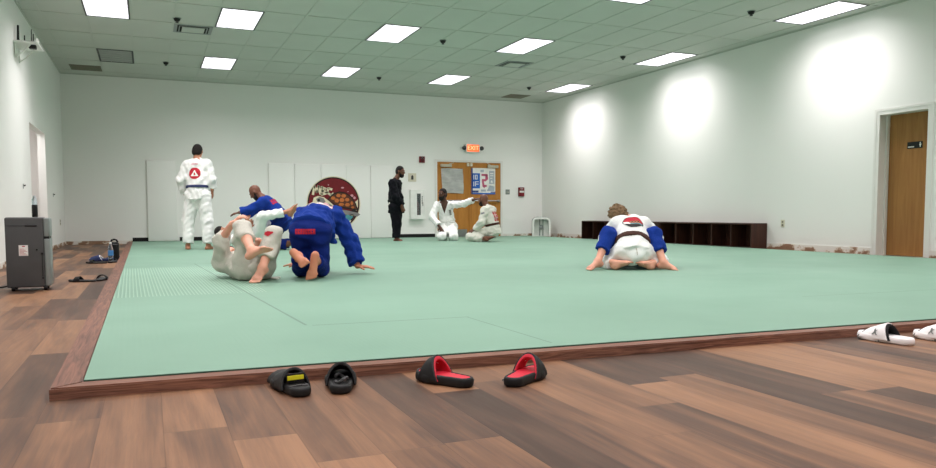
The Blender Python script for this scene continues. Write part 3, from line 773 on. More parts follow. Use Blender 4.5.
R4 = lambda a, c, d, e: [(a, d), (c, d), (c, e), (a, e)]
pquad('blue_panel', 'poster_blue', [R4(.04, .36, .22, .80), R4(.0, 1.0, .0, .05)])
pquad('navy_edge', 'poster_navy', [R4(0, .06, 0, 1), R4(.06, .30, .06, .14), R4(.8, 1, .06, .10)])
pquad('white_figures', 'white_ink', [R4(.09, .12, .56, .74), R4(.16, .19, .56, .74), R4(.19, .26, .71, .74), R4(.23, .26, .56, .74), R4(.19, .26, .56, .59), R4(.09, .12, .30, .48), R4(.16, .30, .46, .49), R4(.16, .19, .30, .46), R4(.19, .30, .37, .40)], 2)
pquad('pink_shapes', 'poster_pink', [R4(.42, .66, .70, .78), [(.58, .70), (.68, .78), (.70, .58), (.58, .48)], R4(.44, .58, .50, .58), [(.44, .50), (.52, .50), (.56, .22), (.46, .30)], R4(.52, .64, .28, .36)])
pquad('grey_shapes', 'poster_grey', [R4(.74, .96, .40, .90), [(.64, .12), (.96, .12), (.96, .3), (.76, .34)], R4(.38, .52, .84, .94), R4(.40, .6, .1, .18)])
pquad('grey_detail', 'paper', [R4(.78, .92, .78, .82), R4(.78, .92, .70, .73), R4(.78, .88, .60, .63), [(.8, .45), (.9, .45), (.85, .55)]], 2)

# pale arch-shaped case in the far right corner
r = thing('arched_case', (9.36, 17.33, MT), 'pale arch-shaped case with grey sides standing in the far right corner', 'case')
def arch(w, h, rad, n=8):
    pts = [(-w, 0), (w, 0)]
    for i in range(n+1): a = i/n*PI/2; pts.append((w-rad+rad*math.cos(a), h-rad+rad*math.sin(a)))
    for i in range(n+1): a = PI/2+i/n*PI/2; pts.append((-w+rad+rad*math.cos(a), h-rad+rad*math.sin(a)))
    return pts
u = V3(.93, -.37, 0); nn = V3(.37, .93, 0); o0 = V3(9.33, 17.22, MT+.002)
def hoop(b, w, h, rad, t, y0, y1):
    A, I = arch(w, h, rad), arch(w-t, h-t, max(rad-t, .01))
    vs = []
    for yy in (y0, y1): vs.append(([b.verts.new(o0+u*p+nn*yy+V3(0, 0, q)) for p, q in A], [b.verts.new(o0+u*p+nn*yy+V3(0, 0, q)) for p, q in I]))
    k = len(A)
    for i in range(1, k):
        j = (i+1) % k
        for q in ((vs[0][0][i], vs[0][0][j], vs[0][1][j], vs[0][1][i]), (vs[1][0][i], vs[1][0][j], vs[1][1][j], vs[1][1][i]), (vs[0][0][i], vs[0][0][j], vs[1][0][j], vs[1][0][i]), (vs[0][1][i], vs[0][1][j], vs[1][1][j], vs[1][1][i])): b.faces.new(q)
    b.faces.new((vs[0][0][1], vs[0][1][1], vs[1][1][1], vs[1][0][1])); b.faces.new((vs[0][0][0], vs[0][1][0], vs[1][1][0], vs[1][0][0]))
b = B(); hoop(b, .235, .49, .12, .045, .0, .05); finish('front_hoop', b, 'white_plastic', r, True)
b = B(); hoop(b, .225, .505, .12, .03, .05, .24); finish('shell', b, 'mid_grey', r, True)
b = B(); prism(b, [(p*.83, q*.93) for p, q in arch(.235, .49, .10)], (o0+nn*.12, u, (0, 0, 1), nn), .02); finish('panel', b, 'white_plastic', r)
for s in (-.035, .05):
    b = B(); tube(b, [o0+u*s+nn*.10+V3(0, 0, .02), o0+u*s+nn*.10+V3(0, 0, .44)], .012, 8); finish('rail', b, 'mid_grey', r, True)
b = B(); lathe(b, o0+nn*.09+V3(.0, 0, .24), [(.05, -.01), (.06, .0), (.05, .01)], 16, 'y'); finish('disc', b, 'mid_grey', r, True)

# ------------------------------------------------------------------ right wall
def outlet(name, x, y, z, nx, label, mat='ivory'):
    r = thing(name, (x, y, z-.06), label, 'outlet'); s = 1 if nx > 0 else -1
    b = B(); box(b, min(x, x+s*.008), max(x, x+s*.008), y-.04, y+.04, z-.062, z+.062, .003); finish('plate', b, mat, r)
    for dz in (-.026, .026):
        b = B(); box(b, min(x+s*.006, x+s*.012), max(x+s*.006, x+s*.012), y-.018, y+.018, z+dz-.016, z+dz+.016, .003); q = finish('socket', b, 'taupe', r)
outlet('wall_outlet', XR-.001, 9.66, .47, -1, 'small cream power outlet on the right wall above the end of the cabinets')
outlet('wall_outlet', XL+.001, 17.1, .49, 1, 'small cream power outlet low on the left wall near the far corner')
for k, (y, z, t) in enumerate(((12.39, 1.05, 'small dark wall hook on the left wall before the doorway'), (16.06, 1.01, 'small dark wall hook on the left wall beyond the doorway'))):
    r = thing('wall_hook', (XL, y, z-.03), t, 'hook', 'wall hooks')
    b = B(); box(b, XL+.001, XL+.008, y-.02, y+.02, z-.035, z+.035, .003); finish('plate', b, 'steel', r)
    b = B(); tube(b, [(XL+.006, y, z+.01), (XL+.022, y, z+.005), (XL+.03, y, z+.02)], .009, 8); finish('prong', b, 'black_plastic', r, True)
def cubby(ya, yb, n, brown, label):
    "low open cabinet along the right wall, front facing the mat"
    x0, x1, z0, z1 = XR-.355, XR-.012, .002, .47
    r = thing('cubby_cabinet', ((x0+x1)/2, (ya+yb)/2, z0), label, 'cabinet', 'low dark cabinets along the right wall')
    b = B(); t = .022
    box(b, x0, x1, ya, yb, z1-t, z1, .002); finish('top', b, 'cabinet_wood', r)
    b = B(); box(b, x0, x1, ya, yb, z0, z0+.05, .002); finish('base', b, 'cabinet_wood', r)
    b = B(); box(b, x1-.01, x1, ya, yb, z0+.05, z1-t); finish('back_panel', b, 'cabinet_wood', r)
    for y in (ya, yb-t):
        b = B(); box(b, x0, x1-.01, y, y+t, z0+.05, z1-t, .001); finish('side_panel', b, 'cabinet_wood', r)
    for k in range(1, n):
        y = ya+(yb-ya)*k/n
        b = B(); box(b, x0+.004, x1-.01, y-t/2, y+t/2, z0+.05, z1-t, .001); finish('divider', b, 'cabinet_wood', r)
    for k in brown:
        a, c = ya+(yb-ya)*k/n, ya+(yb-ya)*(k+1)/n
        b = B(); box(b, x0-.014, x0, a+.004, c-.004, z0+.055, z1-t-.003, .002); finish('door_panel', b, 'cabinet_wood', r)
cubby(10.0, 12.52, 5, [], 'low dark brown open cubby cabinet along right wall, nearer one beside the outlet')
cubby(12.53, 15.50, 6, [0], 'low dark brown open cubby cabinet along right wall, farther one behind the kneeling grappler')

# ------------------------------------------------------------------ left side
# router shelf
ys, zs = 12.27, 2.99
r = thing('wall_shelf', (XL, ys, zs-.2), 'small white shelf on brackets high on the left wall', 'shelf')
b = B(); box(b, XL+.001, XL+.30, ys-.30, ys+.30, zs, zs+.02, .003); finish('board', b, 'white_plastic', r)
for dy in (-.2, .2):
    b = B(); box(b, XL+.001, XL+.015, ys+dy-.015, ys+dy+.015, zs-.2, zs); tube(b, [(XL+.01, ys+dy, zs-.19), (XL+.10, ys+dy, zs-.12), (XL+.2, ys+dy, zs-.005)], .01, 6); finish('bracket', b, 'white_plastic', r)
r = thing('router', (XL+.13, ys, zs+.02), 'black router with upright antennas on the white wall shelf', 'router')
b = B(); box(b, XL+.03, XL+.24, ys-.14, ys+.12, zs+.021, zs+.055, .008); finish('case', b, 'black_plastic', r)
for dx, dy, l, w in ((.04, -.1, .21, .017), (.20, -.10, .17, .007), (.09, .1, .12, .01), (.20, .09, .15, .008)):
    b = B(); tube(b, [(XL+dx, ys+dy, zs+.05), (XL+dx+.004, ys+dy, zs+.05+l)], [w, w*.8], 8); finish('antenna', b, 'black_plastic', r, True)
b = B(); box(b, XL+.245, XL+.285, ys-.12, ys-.04, zs+.021, zs+.10, .012); single('network_adapter', b, 'white_plastic', 'small white box beside the router on the wall shelf', 'adapter')
b = B(); box(b, XL+.17, XL+.26, ys-.16, ys-.06, zs-.05, zs-.001, .008); single('cable_box', b, 'black_plastic', 'small black box under the white wall shelf', 'box')
# light switch in the recess
b = B(); box(b, XL-.9, XL-.88, 14.9, 15.15, 1.18, 1.26, .004); single('push_plate', b, 'black_plastic', 'small black plate on the wall inside the left doorway', 'plate')
# portable air conditioner
def aircon():
    c = V3(-.95, 7.48, 0); rz = .035
    Mx = Matrix.Translation(c) @ Matrix.Rotation(rz, 4, 'Z')
    r = thing('portable_air_conditioner', tuple(c), 'dark grey portable air conditioner on casters by the left wall', 'air conditioner')
    def part(name, b, mat, par=r, sm=False):
        bmesh.ops.transform(b, matrix=Mx, verts=b.verts); return finish(name, b, mat, par, sm)
    w, d = .166, .13
    b = B(); box(b, -w, w*.72, -d, d, .03, .625, .014, seg=3); part('body', b, 'aircon_grey', r, True)
    b = B(); box(b, w*.72, w, -d+.002, d-.002,   .035, .445, .014, seg=3); part('front_shell', b, 'mid_grey', r, True)
    b = B(); box(b, w*.72, w, -d+.002, d-.002, .458, .620, .014, seg=3); part('front_hood', b, 'mid_grey', r, True)
    b = B(); box(b, w*.72, w-.006, -d+.008, d-.008, .44, .462); part('front_gap', b, 'black_plastic', r)
    b = B(); box(b, -.02, .075, -d-.006, -d+.01, .545, .563, .008); part('grip_recess', b, 'black_plastic')
    b = B(); box(b, -w+.006, -.02, -d-.0025, -d+.002, .552, .555); part('panel_line', b, 'black_plastic')
    b = B(); box(b, -.068, .0, -d-.002, -d+.001, .30, .39); lb = part('spec_label', b, 'paper')
    b = B()
    for k in range(6): box(b, -.062, -.006-.012*(k % 3), -d-.003, -d-.0015, .306+.010*k, .309+.010*k)
    box(b, -.044, -.022, -d-.003, -d-.0015, .376, .384); part('label_lines', b, 'red_ink', lb)
    b = B(); lathe(b, (.065, -d-.002, .35), [(.008, -.004), (.009, .002), (.005, .006)], 10, 'y'); part('drain_plug', b, 'black_plastic')
    b = B(); box(b, .100, .106, -d-.004, -d+.002, .12, .32, .002); part('rib', b, 'black_plastic')
    b = B(); box(b, .095, .113, -d-.008, -d+.002, .31, .325, .002); box(b, .098, .112, -d-.006, -d+.002, .10, .115, .002); part('cord_hook', b, 'black_plastic')
    for sx in (-1, 1):
        for sy in (-1, 1):
            b = B(); lathe(b, (sx*.12, sy*.10-.01, .024), [(.012, -.014), (.023, -.011), (.023, .011), (.012, .014)], 14, 'x'); box(b, sx*.12-.02, sx*.12+.02, sy*.10-.03, sy*.10+.02, .028, .04, .003); part('caster', b, 'black_rubber', r, True)
    b = B(); pts = [(-1.12, 7.62, .03), (-1.2, 7.65, .012), (-1.36, 7.95, .009), (-1.52, 8.5, .009), (-1.58, 9.3, .009)]
    tube(b, pts, .007, 8); finish('power_cord', b, 'black_rubber', r, True)
aircon()
t = thing('spray_bottle', (-.905, 7.52, .626), 'black bottle with clear top standing on the dark air conditioner', 'bottle')
p = (-.905, 7.52, .626)
b = B(); lathe(b, p, [(.020, 0), (.023, .005), (.023, .10), (.020, .108)], 18); finish('body', b, 'black_plastic', t, True)
b = B(); lathe(b, p, [(.020, .108), (.022, .118), (.019, .155), (.011, .172), (.009, .186)], 18); finish('clear_top', b, 'clear_plastic', t, True)
# things lying on the planks beside the far left mat edge
t = thing('water_bottle', (-.49, 11.45, 0), 'clear plastic water bottle with blue label standing by the mat edge', 'bottle')
p = (-.485, 11.40, .001)
b = B(); lathe(b, p, [(.028, 0), (.034, .008), (.034, .09), (.031, .10), (.034, .11), (.034, .17), (.028, .20), (.014, .235), (.013, .25)], 20); finish('body', b, 'clear_plastic', t, True)
b = B(); lathe(b, p, [(.0348, .085), (.0352, .09), (.0352, .15), (.0348, .155)], 20); finish('label_wrap', b, 'bottle_label', t, True)
b = B(); lathe(b, p, [(.015, .245), (.015, .268), (.012, .272)], 14); finish('cap', b, 'white_plastic', t, True)
t = thing('gear_bag', (-.445, 11.60, 0), 'upright black bag behind the water bottle', 'bag')
b = B(); box(b, -.505, -.385, 11.55, 11.66, .001, .265, .03, seg=3); finish('body', b, 'black_matte', t, True)
b = B(); tube(b, [(-.49, 11.605, .26), (-.475, 11.605, .29), (-.445, 11.605, .30), (-.415, 11.605, .29), (-.40, 11.605, .26)], .013, 8); finish('handle', b, 'black_matte', t, True)
b = B(); tube(b, [(-.495, 11.545, .23), (-.395, 11.545, .23)], .005, 6); finish('zip', b, 'dark_grey', t, True)

# ------------------------------------------------------------------ shoes
def foot2(X, Y, L, w):
    "signed distance to a shoe sole outline in plan"
    def cap(ax, ay, bx, by, ra, rb):
        dx, dy = bx-ax, by-ay; t = np.clip(((X-ax)*dx+(Y-ay)*dy)/(dx*dx+dy*dy), 0, 1)
        return np.sqrt((X-ax-dx*t)**2+(Y-ay-dy*t)**2)-(ra+(rb-ra)*t)
    a = cap(0, -L*.36, .002, L*.20, w*.70, w*.98); c = cap(.002, L*.18, -.004, L*.33, w*1.0, w*.80)
    h = np.maximum(.03-np.abs(a-c), 0)/.03
    return np.minimum(a, c)-h*h*.03/4
def fieldmesh(name, fn, lo, hi, vox, mat, parent, Mx, it=1):
    n = np.ceil((np.array(hi)-np.array(lo))/vox).astype(int)+1; lo = np.array(lo, float)
    ax = [lo[i]+vox*np.arange(n[i]) for i in range(3)]
    D = fn(ax[0][:,None,None]+np.zeros(n), ax[1][None,:,None]+np.zeros(n), ax[2][None,None,:]+np.zeros(n))
    V, Q = nets(D, (lo, n, ax), vox); V = relax(V, Q, it)
    A = np.array(Mx); V = V @ A[:3,:3].T + A[:3,3]
    return mesh_obj(name, V, Q, mat, parent)
def slide(name, label, x, y, rz, sole, insole, strap, lining=None, L=.28, w=.047, hs=.034, top=.088, y0=(-.035, .005), y1=(.105, .085), kind='slide', group=None, z=0.0, cat='sandal', vox=.0035, flip=1, slope=.30, ext=.004):
    Mx = Matrix.Translation((x, y, z+.0005)) @ Matrix.Rotation(rz, 4, 'Z') @ Matrix.Diagonal((flip, 1, 1, 1))
    r = thing(name, (x, y, z), label, cat, group)
    lo, hi = (-.075, -L/2-.02, -.01), (.075, L/2+.03, top+.03)
    def f_sole(X, Y, Z):
        toe = .012*np.clip(Y/L*2, 0, 1)**2
        d2 = foot2(X, Y, L, w)+.006-.010*np.clip(Z/hs, 0, 1)*(1-np.clip(Z/hs, 0, 1))*4*.4
        d = np.maximum(d2, np.abs(Z-toe*.6-hs/2)-hs/2+.006)
        out = np.sqrt(np.maximum(d2, 0)**2+np.maximum(np.abs(Z-toe*.6-hs/2)-hs/2+.006, 0)**2)
        d = np.where(d > 0, out, d)-.006
        return np.maximum(d, -np.maximum(foot2(X, Y, L, w)+.010, hs-.008-Z+toe*.5))
    fieldmesh('sole', f_sole, lo, hi, vox, sole, r, Mx)
    def f_in(X, Y, Z):
        toe = .012*np.clip(Y/L*2, 0, 1)**2
        return np.maximum(foot2(X, Y, L, w)+.009, np.abs(Z-toe*.55-hs+.006)-.004)
    fieldmesh('insole', f_in, lo, hi, vox, insole, r, Mx)
    def arch(inset, th, ex=0.0):
        def f(X, Y, Z):
            tt = np.clip((Z-.01)/(top-.01), 0, 1); hh = top*(1-slope*np.clip((Y-y0[1])/.10, 0, 1))
            e = np.sqrt((np.abs(X)/(w*1.03-inset))**2.0+(np.maximum(Z-.012, 0)/(hh-.012-inset))**2.0)
            d = np.abs(e-1)*min(w, top)*.9-th
            d = np.maximum(d, (y0[0]+(y0[1]-y0[0])*tt)-ex-Y); d = np.maximum(d, Y-(y1[0]+(y1[1]-y1[0])*tt)-ex)
            return np.maximum(d, .012-Z)
        return f
    so = fieldmesh('strap', arch(0, .0042), lo, hi, vox, strap, r, Mx)
    if lining: fieldmesh('strap_lining', arch(.0055, .0040, ext), lo, hi, vox, lining, r, Mx)
    return r, Mx
def on(Mx, b): bmesh.ops.transform(b, matrix=Mx, verts=b.verts); return b
# black pair in front of the mat
r, Mx = slide('slide_sandal', 'black slide sandal with yellow label on its strap, left of the black pair', .470, 2.795, .15, 'black_rubber', 'black_matte', 'black_rubber', None, top=.085, L=.275, w=.050, y0=(-.06, -.03), y1=(.125, .10), slope=.35)
b = B(); box(b, -.031, .031, -.004, .0, .047, .064, .002); yl = finish('yellow_label', on(Mx @ Matrix.Translation((0, -.050, .0)), b), 'yellow_label', r)
b = B(); box(b, -.034, .034, -.004, .001, .034, .072, .003); finish('label_backing', on(Mx @ Matrix.Translation((0, -.047, .0)), b), 'black_plastic', r)
b = B(); box(b, -.036, .036, -.006, .006, .026, .034, .002); box(b, -.010, .010, -.009, .003, .027, .036, .001); finish('heel_band', on(Mx @ Matrix.Translation((0, -.088, .002)), b), 'dark_grey', r)
r, Mx = slide('slide_sandal', 'plain black slide sandal with a strap loop inside, right of the black pair', .652, 2.775, -.25, 'black_rubber', 'black_matte', 'black_rubber', None, top=.090, L=.265, w=.051, y0=(-.045, -.01), y1=(.125, .11), flip=-1, slope=.45)
b = B(); pts = [(.022*math.cos(t)-.002, -.045+.05*math.sin(t), .042+.008*math.sin(2*t)) for t in np.linspace(.3, 2*PI-.4, 16)]
tube(b, pts, .006, 6); finish('strap_loop', on(Mx, b), 'dark_grey', r, True)
b = B(); box(b, -.020, -.008, -.085, -.073, .036, .046, .002); finish('buckle', on(Mx, b), 'steel', r)
# red and black pair
for lab, x, y, rz, fl in (('black slide sandal with red lining, left of the red-lined pair, toe turned left', 1.030, 2.675, .50, 1), ('black slide sandal with red lining, right of the red-lined pair, toe turned right', 1.330, 2.585, -.92, -1)):
    r, Mx = slide('slide_sandal', lab, x, y, rz, 'black_rubber', 'red_foam', 'black_rubber', 'red_foam', top=.100, L=.262, w=.050, hs=.038, y0=(-.01, .035), y1=(.095, .065), flip=fl, slope=.42, ext=.002)
    b = B()
    for k in range(5): box(b, .0365, .0395, -.115+.010*k, -.108+.010*k, .018, .026)
    finish('side_lettering', on(Mx, b), 'mid_grey', r)
    b = B(); box(b, .022, .040, .05, .085, .066, .076, .003); finish('strap_mark', on(Mx, b), 'white_ink', r)
# white pair on the right
for lab, x, y, rz in (('white sport slide with black lining, wholly inside the picture at lower right', 3.41, 2.665, .06), ('white sport slide cut by the right edge of the picture', 3.69, 2.565, .02)):
    r, Mx = slide('slide_sandal', lab, x, y, rz, 'white_rubber', 'white_rubber', 'white_rubber', 'black_matte', top=.092, L=.30, w=.051, hs=.036, y0=(-.05, -.015), y1=(.115, .055), slope=.40, ext=.010)
    b = B()
    for k in range(9): box(b, -.050, -.044, .0+.014*k, .005+.014*k, .002, .012)
    finish('sole_grooves', on(Mx, b), 'mid_grey', r)
    b = B(); o_ = (-.0515, .02, .052); fr_ = (o_, (0, -1, 0), (.25, 0, 1), (-1, 0, 0))
    prism(b, [(-.002, .014), (.003, .014), (.004, .006), (.014, .010), (.004, .0), (.006, -.008), (.014, -.016), (.008, -.016), (0, -.006), (-.010, -.016), (-.014, -.014), (-.005, -.002)], fr_, .003)
    finish('side_emblem', on(Mx, b), 'mid_grey', r)
# flat dark sandals lying on the planks, left
for lab, x, y, rz in (('flat dark sandal lying on the planks, left of the pair near the mat border', -.60, 8.12, 1.22), ('flat dark sandal with raised strap on the planks, next to the mat border', -.442, 8.24, -.22)):
    slide('flat_sandal', lab, x, y, rz, 'black_rubber', 'dark_grey', 'black_matte', None, L=.27, w=.043, hs=.020, top=.052, y0=(.0, .02), y1=(.07, .06))
slide('flat_sandal', 'flat black sandal lying in front of the water bottle', -.645, 11.08, 1.3, 'black_rubber', 'dark_grey', 'black_matte', None, L=.28, w=.045, hs=.022, top=.05, y0=(.02, .04), y1=(.08, .07))
slide('flat_sandal', 'flat black sandal lying right of the water bottle by the mat border', -.455, 11.20, -.25, 'black_rubber', 'dark_grey', 'black_matte', None, L=.27, w=.045, hs=.022, top=.05, y0=(.02, .04), y1=(.08, .07))
slide('blue_sneaker', 'navy blue shoe left of the water bottle', -.635, 11.58, 1.2, 'navy_cloth', 'navy_cloth', 'navy_cloth', 'white_rubber', L=.28, w=.047, hs=.04, top=.085, y0=(-.06, .0), y1=(.13, .09), cat='shoe')
slide('blue_sneaker', 'navy blue shoe half behind the upright black bag', -.475, 11.86, -.5, 'navy_cloth', 'navy_cloth', 'navy_cloth', 'white_rubber', L=.28, w=.047, hs=.04, top=.085, y0=(-.06, .0), y1=(.13, .09), cat='shoe')

# ------------------------------------------------------------------ people
Rr = V3(math.cos(YAW), -math.sin(YAW), 0); Aw = V3(math.sin(YAW), math.cos(YAW), 0); Z = V3(0, 0, 1)
def person(label, D, S, hipc, left_h, shc, left_s, head, face, hup, arms, legs, skin_m, jac, trou, belt=None, hair=None, hairmat_='hair_black', beard=None,
           sleeve=(.72, .72), cuff=(.86, .86), skirt=.14, skirt_dir=None, vox=.009, belly=0.0, mid=None, lapel=False, seed=1, knot=True, tails=None, bulk=1.0, neckopen=False, hipw=.085, shw=.175, group=None, jcut=None, beltw=.024, fold=.0065, tbulk=None, extra=()):
    J = lambda p: at(p[0], p[1], D+(p[2] if len(p) > 2 else 0))
    hc, sc, hd = J(hipc), J(shc), J(head)
    lh, ls = nrm(left_h), nrm(left_s); face, hup = nrm(face), nrm(hup); hup = nrm(hup-face*(hup@face))
    up = nrm(sc-hc); f_h = nrm(np.cross(lh, up)); f_s = nrm(np.cross(ls, up))
    md = hc*.5+sc*.5+f_h*(-.02) if mid is None else J(mid)
    hips = {'L': hc+lh*hipw*S, 'R': hc-lh*hipw*S}; shs = {'L': sc+ls*shw*S, 'R': sc-ls*shw*S}
    low = min([J(q[1])[2] for q in legs.values()]+[hc[2]])
    root = thing('person', (hc[0], hc[1], MT), label, 'person', group)
    floor_ = MT+.0015
    # ---- the body, one continuous surface
    b = Vol(); h = hd; l = nrm(np.cross(hup, face)); u = hup; f = face
    b.ell(h+u*.020*S-f*.012*S, (l, f, u), np.array([.076, .096, .098])*S, .02)
    b.ell(h+f*.022*S-u*.038*S, (l, f, u), np.array([.062, .074, .082])*S, .03)
    b.ell(h+f*.045*S-u*.092*S, (l, f, u), np.array([.044, .040, .030])*S, .03)
    b.cone(h+f*.094*S+u*.005*S, h+f*.112*S-u*.030*S, .009*S, .014*S, .012)
    b.cone(h+f*.088*S+u*.022*S+l*.04*S, h+f*.088*S+u*.022*S-l*.04*S, .010*S, .010*S, .015)
    b.cone(h+f*.088*S-u*.062*S+l*.02*S, h+f*.088*S-u*.062*S-l*.02*S, .008*S, .008*S, .008)
    for s in (1, -1):
        b.ell(h+l*.078*S*s-f*.012*S-u*.012*S, (nrm(l*s*.9-f*.4), nrm(f+l*s*.4), u), np.array([.011, .024, .034])*S, .01)
        b.ell(h+f*.098*S+l*.031*S*s+u*.004*S, (l, f, u), np.array([.016, .012, .010])*S, .008, 's')
    nk = sc+up*.05*S
    b.cone(nk, h-u*.045*S-f*.018*S, .060*S, .054*S, .03)
    b.cone(hips['L'], hips['R'], .098*S, .098*S, .04)
    b.cone(hc, md, .118*S, .115*S, .05, f_h, .74); b.cone(md, sc-up*.05*S, .118*S, .135*S, .05, f_s, .70)
    b.cone(shs['L'], shs['R'], .056*S, .056*S, .05)
    for s in 'LR': b.cone(sc+(shs[s]-sc)*.55, nk+up*.03*S, .05*S, .045*S, .04)
    if belly: b.ell(md+f_h*.06*S-up*.05, (lh, f_h, up), np.array([.13, .12, .14])*S, .06)
    J_arm, J_leg = {}, {}
    for s, sg in (('L', 1), ('R', -1)):
        el, wr, hdir, hn, curl = arms[s]; el, wr = J(el), J(wr); hdir = nrm(hdir); hn = nrm(np.asarray(hn)-hdir*(np.asarray(hn)@hdir)); a = shs[s]
        J_arm[s] = (a, el, wr)
        b.cone(a, el, .050*S, .041*S, .03); b.cone(el, wr, .042*S, .027*S, .02)
        hl = nrm(np.cross(hn, hdir))*sg      # towards the thumb
        pk = wr+hdir*.088*S
        b.cone(wr, pk, .026*S, .030*S, .02, hn, .52); b.cone(wr+hdir*.03*S-hl*.016*S, pk-hl*.022*S, .020*S, .017*S, .012, hn, .7); b.cone(wr+hdir*.03*S+hl*.016*S, pk+hl*.022*S, .020*S, .017*S, .012, hn, .7)
        for k, (o_, ln) in enumerate(((.031, .072), (.0105, .080), (-.0105, .074), (-.031, .058))):
            p = pk+hl*o_*S*1.05; d = nrm(hdir+hl*o_*3.0)
            for q, (fr_, rad) in enumerate(((.46, .0098), (.30, .0092), (.26, .0085))):
                ang = curl*(.5+.55*q); dd = nrm(d*math.cos(ang)-hn*math.sin(ang)); p2 = p+dd*ln*fr_*S
                b.cone(p, p2, rad*S, rad*.94*S, .004); p = p2
        tb = wr+hdir*.028*S+hl*.024*S; t1 = tb+nrm(hdir*.62+hl*.75-hn*.25)*.044*S; t2 = t1+nrm(hdir*.9+hl*.25-hn*.3*(1+curl))*.032*S
        b.cone(tb, t1, .0145*S, .0115*S, .01); b.cone(t1, t2, .0112*S, .0095*S, .004)
        kn, an, tdir, dn = legs[s]; kn, an = J(kn), J(an); tdir = nrm(tdir); dn = nrm(np.asarray(dn)-tdir*(np.asarray(dn)@tdir)); a = hips[s]
        J_leg[s] = (a, kn, an)
        b.cone(a, kn, .086*S, .056*S, .04); b.cone(kn, an, .054*S, .036*S, .03); cal = kn+(an-kn)*.30
        e0 = nrm(an-kn); e1 = nrm(tdir-e0*(tdir@e0)+np.array([1e-4, 2e-4, 3e-4])); e1 = nrm(e1-e0*(e1@e0)); b.ell(cal, (e0, e1, np.cross(e0, e1)), np.array([.11, .050, .048])*S, .04)
        tl = -nrm(np.cross(dn, tdir))*sg*-1   # towards the little toe
        heel = an-dn*.040*S-tdir*.034*S; ball = an-dn*.052*S+tdir*.125*S
        b.cone(an, an-dn*.03*S, .037*S, .036*S, .02); b.ell(heel, (tdir, dn, tl), np.array([.036, .032, .032])*S, .02)
        b.cone(heel, ball+tl*.010*S, .030*S, .026*S, .02, dn, .8); b.cone(an-dn*.01*S+tdir*.02*S, ball-tl*.018*S+dn*.006*S, .034*S, .024*S, .03)
        b.cone(ball-tl*.028*S, ball+tl*.030*S, .023*S, .018*S, .015, dn, .75)
        for k, (o_, ln, rad) in enumerate(((-.036, .052, .0135), (-.014, .050, .0095), (.003, .044, .009), (.018, .037, .0088), (.032, .030, .0085))):
            p = ball+tl*o_*S-dn*.006*S; b.cone(p, p+nrm(tdir+tl*o_*2.2)*ln*S-dn*.004*S, rad*S, rad*S, .004)
    D_, gr = b.field(vox); D_ = np.maximum(D_, floor_-gr[2][2][None,None,:])
    body = vol_obj('body', D_, gr, vox, skin_m, root)
    for s in (1, -1):   # eyes
        bm_ = B(); bmesh.ops.create_uvsphere(bm_, u_segments=10, v_segments=8, radius=.0095*S, matrix=Matrix.Translation(h+f*.079*S+l*.031*S*s+u*.004*S))
        k = len(bm_.faces); bmesh.ops.create_uvsphere(bm_, u_segments=8, v_segments=6, radius=.0055*S, matrix=Matrix.Translation(h+f*.0845*S+l*.031*S*s+u*.004*S))
        bm_.faces.ensure_lookup_table()
        for fc in bm_.faces[k:]: fc.material_index = 1
        finish('eye', bm_, ['eye_white', 'hair_black'], body, True, 180)
    # ---- hair and beard
    if hair:
        grow, wr_, back = {'short': (.006, .0015, .02), 'cropped': (.0045, .001, .01), 'shaggy': (.020, .008, .03)}[hair]
        v = Vol(); v.ell(h+u*.020*S-f*.012*S, (l, f, u), np.array([.076+grow, .096+grow, .098+grow])*S, .02)
        v.ell(h-f*.035*S-u*.035*S, (l, f, u), np.array([.066+grow, .062+grow, .06+grow])*S, .04)
        if hair == 'shaggy': v.ell(h-f*.05*S-u*.06*S, (l, f, u), np.array([.075, .05, .07])*S, .04)
        D2, g2 = v.field(.006)
        if wr_: D2 = D2+wrinkle(g2[2], wr_, seed, .03 if hair == 'shaggy' else .012)
        ax = g2[2]; X, Y, Zz = ax[0][:,None,None]-h[0], ax[1][None,:,None]-h[1], ax[2][None,None,:]-h[2]
        pf = X*f[0]+Y*f[1]+Zz*f[2]; pu = X*u[0]+Y*u[1]+Zz*u[2]
        D2 = np.maximum(D2, (pf*.80-pu*.60-(.012 if hair != 'shaggy' else .03)*S)); D2 = np.maximum(D2, -.085*S-pu)
        vol_obj('hair', D2, g2, .006, hairmat_, root)
    if beard:
        v = Vol(); v.ell(h+f*.030*S-u*.080*S, (l, f, u), np.array([.066, .066, .058])*S*beard, .02); v.ell(h+f*.05*S-u*.105*S, (l, f, u), np.array([.045, .045, .045])*S*beard, .03)
        for s in (1, -1): v.cone(h+l*.062*S*s+f*.01*S-u*.02*S, h+l*.052*S*s+f*.03*S-u*.08*S, .014*S, .02*S, .02)
        D2, g2 = v.field(.006); D2 = D2+wrinkle(g2[2], .0015, seed, .02)
        ax = g2[2]; X, Y, Zz = ax[0][:,None,None]-h[0], ax[1][None,:,None]-h[1], ax[2][None,None,:]-h[2]
        pf = X*f[0]+Y*f[1]+Zz*f[2]; pu = X*u[0]+Y*u[1]+Zz*u[2]; pl_ = np.abs(X*l[0]+Y*l[1]+Zz*l[2])
        D2 = np.maximum(D2, np.minimum(pu+.042*S, .050*S-pl_)); D2 = np.maximum(D2, -pf-.012*S)
        vol_obj('beard', D2, g2, .006, hairmat_, root)
    # ---- trousers
    g = .020*(tbulk or bulk); v = Vol()
    v.cone(hips['L'], hips['R'], .100*S+g, .100*S+g, .04); v.cone(hc, hc*.6+md*.4, .135*S+g*.5, .128*S+g*.5, .04, f_h, .8)
    for i, s in enumerate('LR'):
        a, kn, an = J_leg[s]; e = kn+(an-kn)*cuff[i]; dr = nrm(an-kn)
        v.cone(a, kn, .094*S+g, .070*S+g, .05); v.cone(kn, e, .066*S+g, .058*S+g, .03, None, 1, dr)
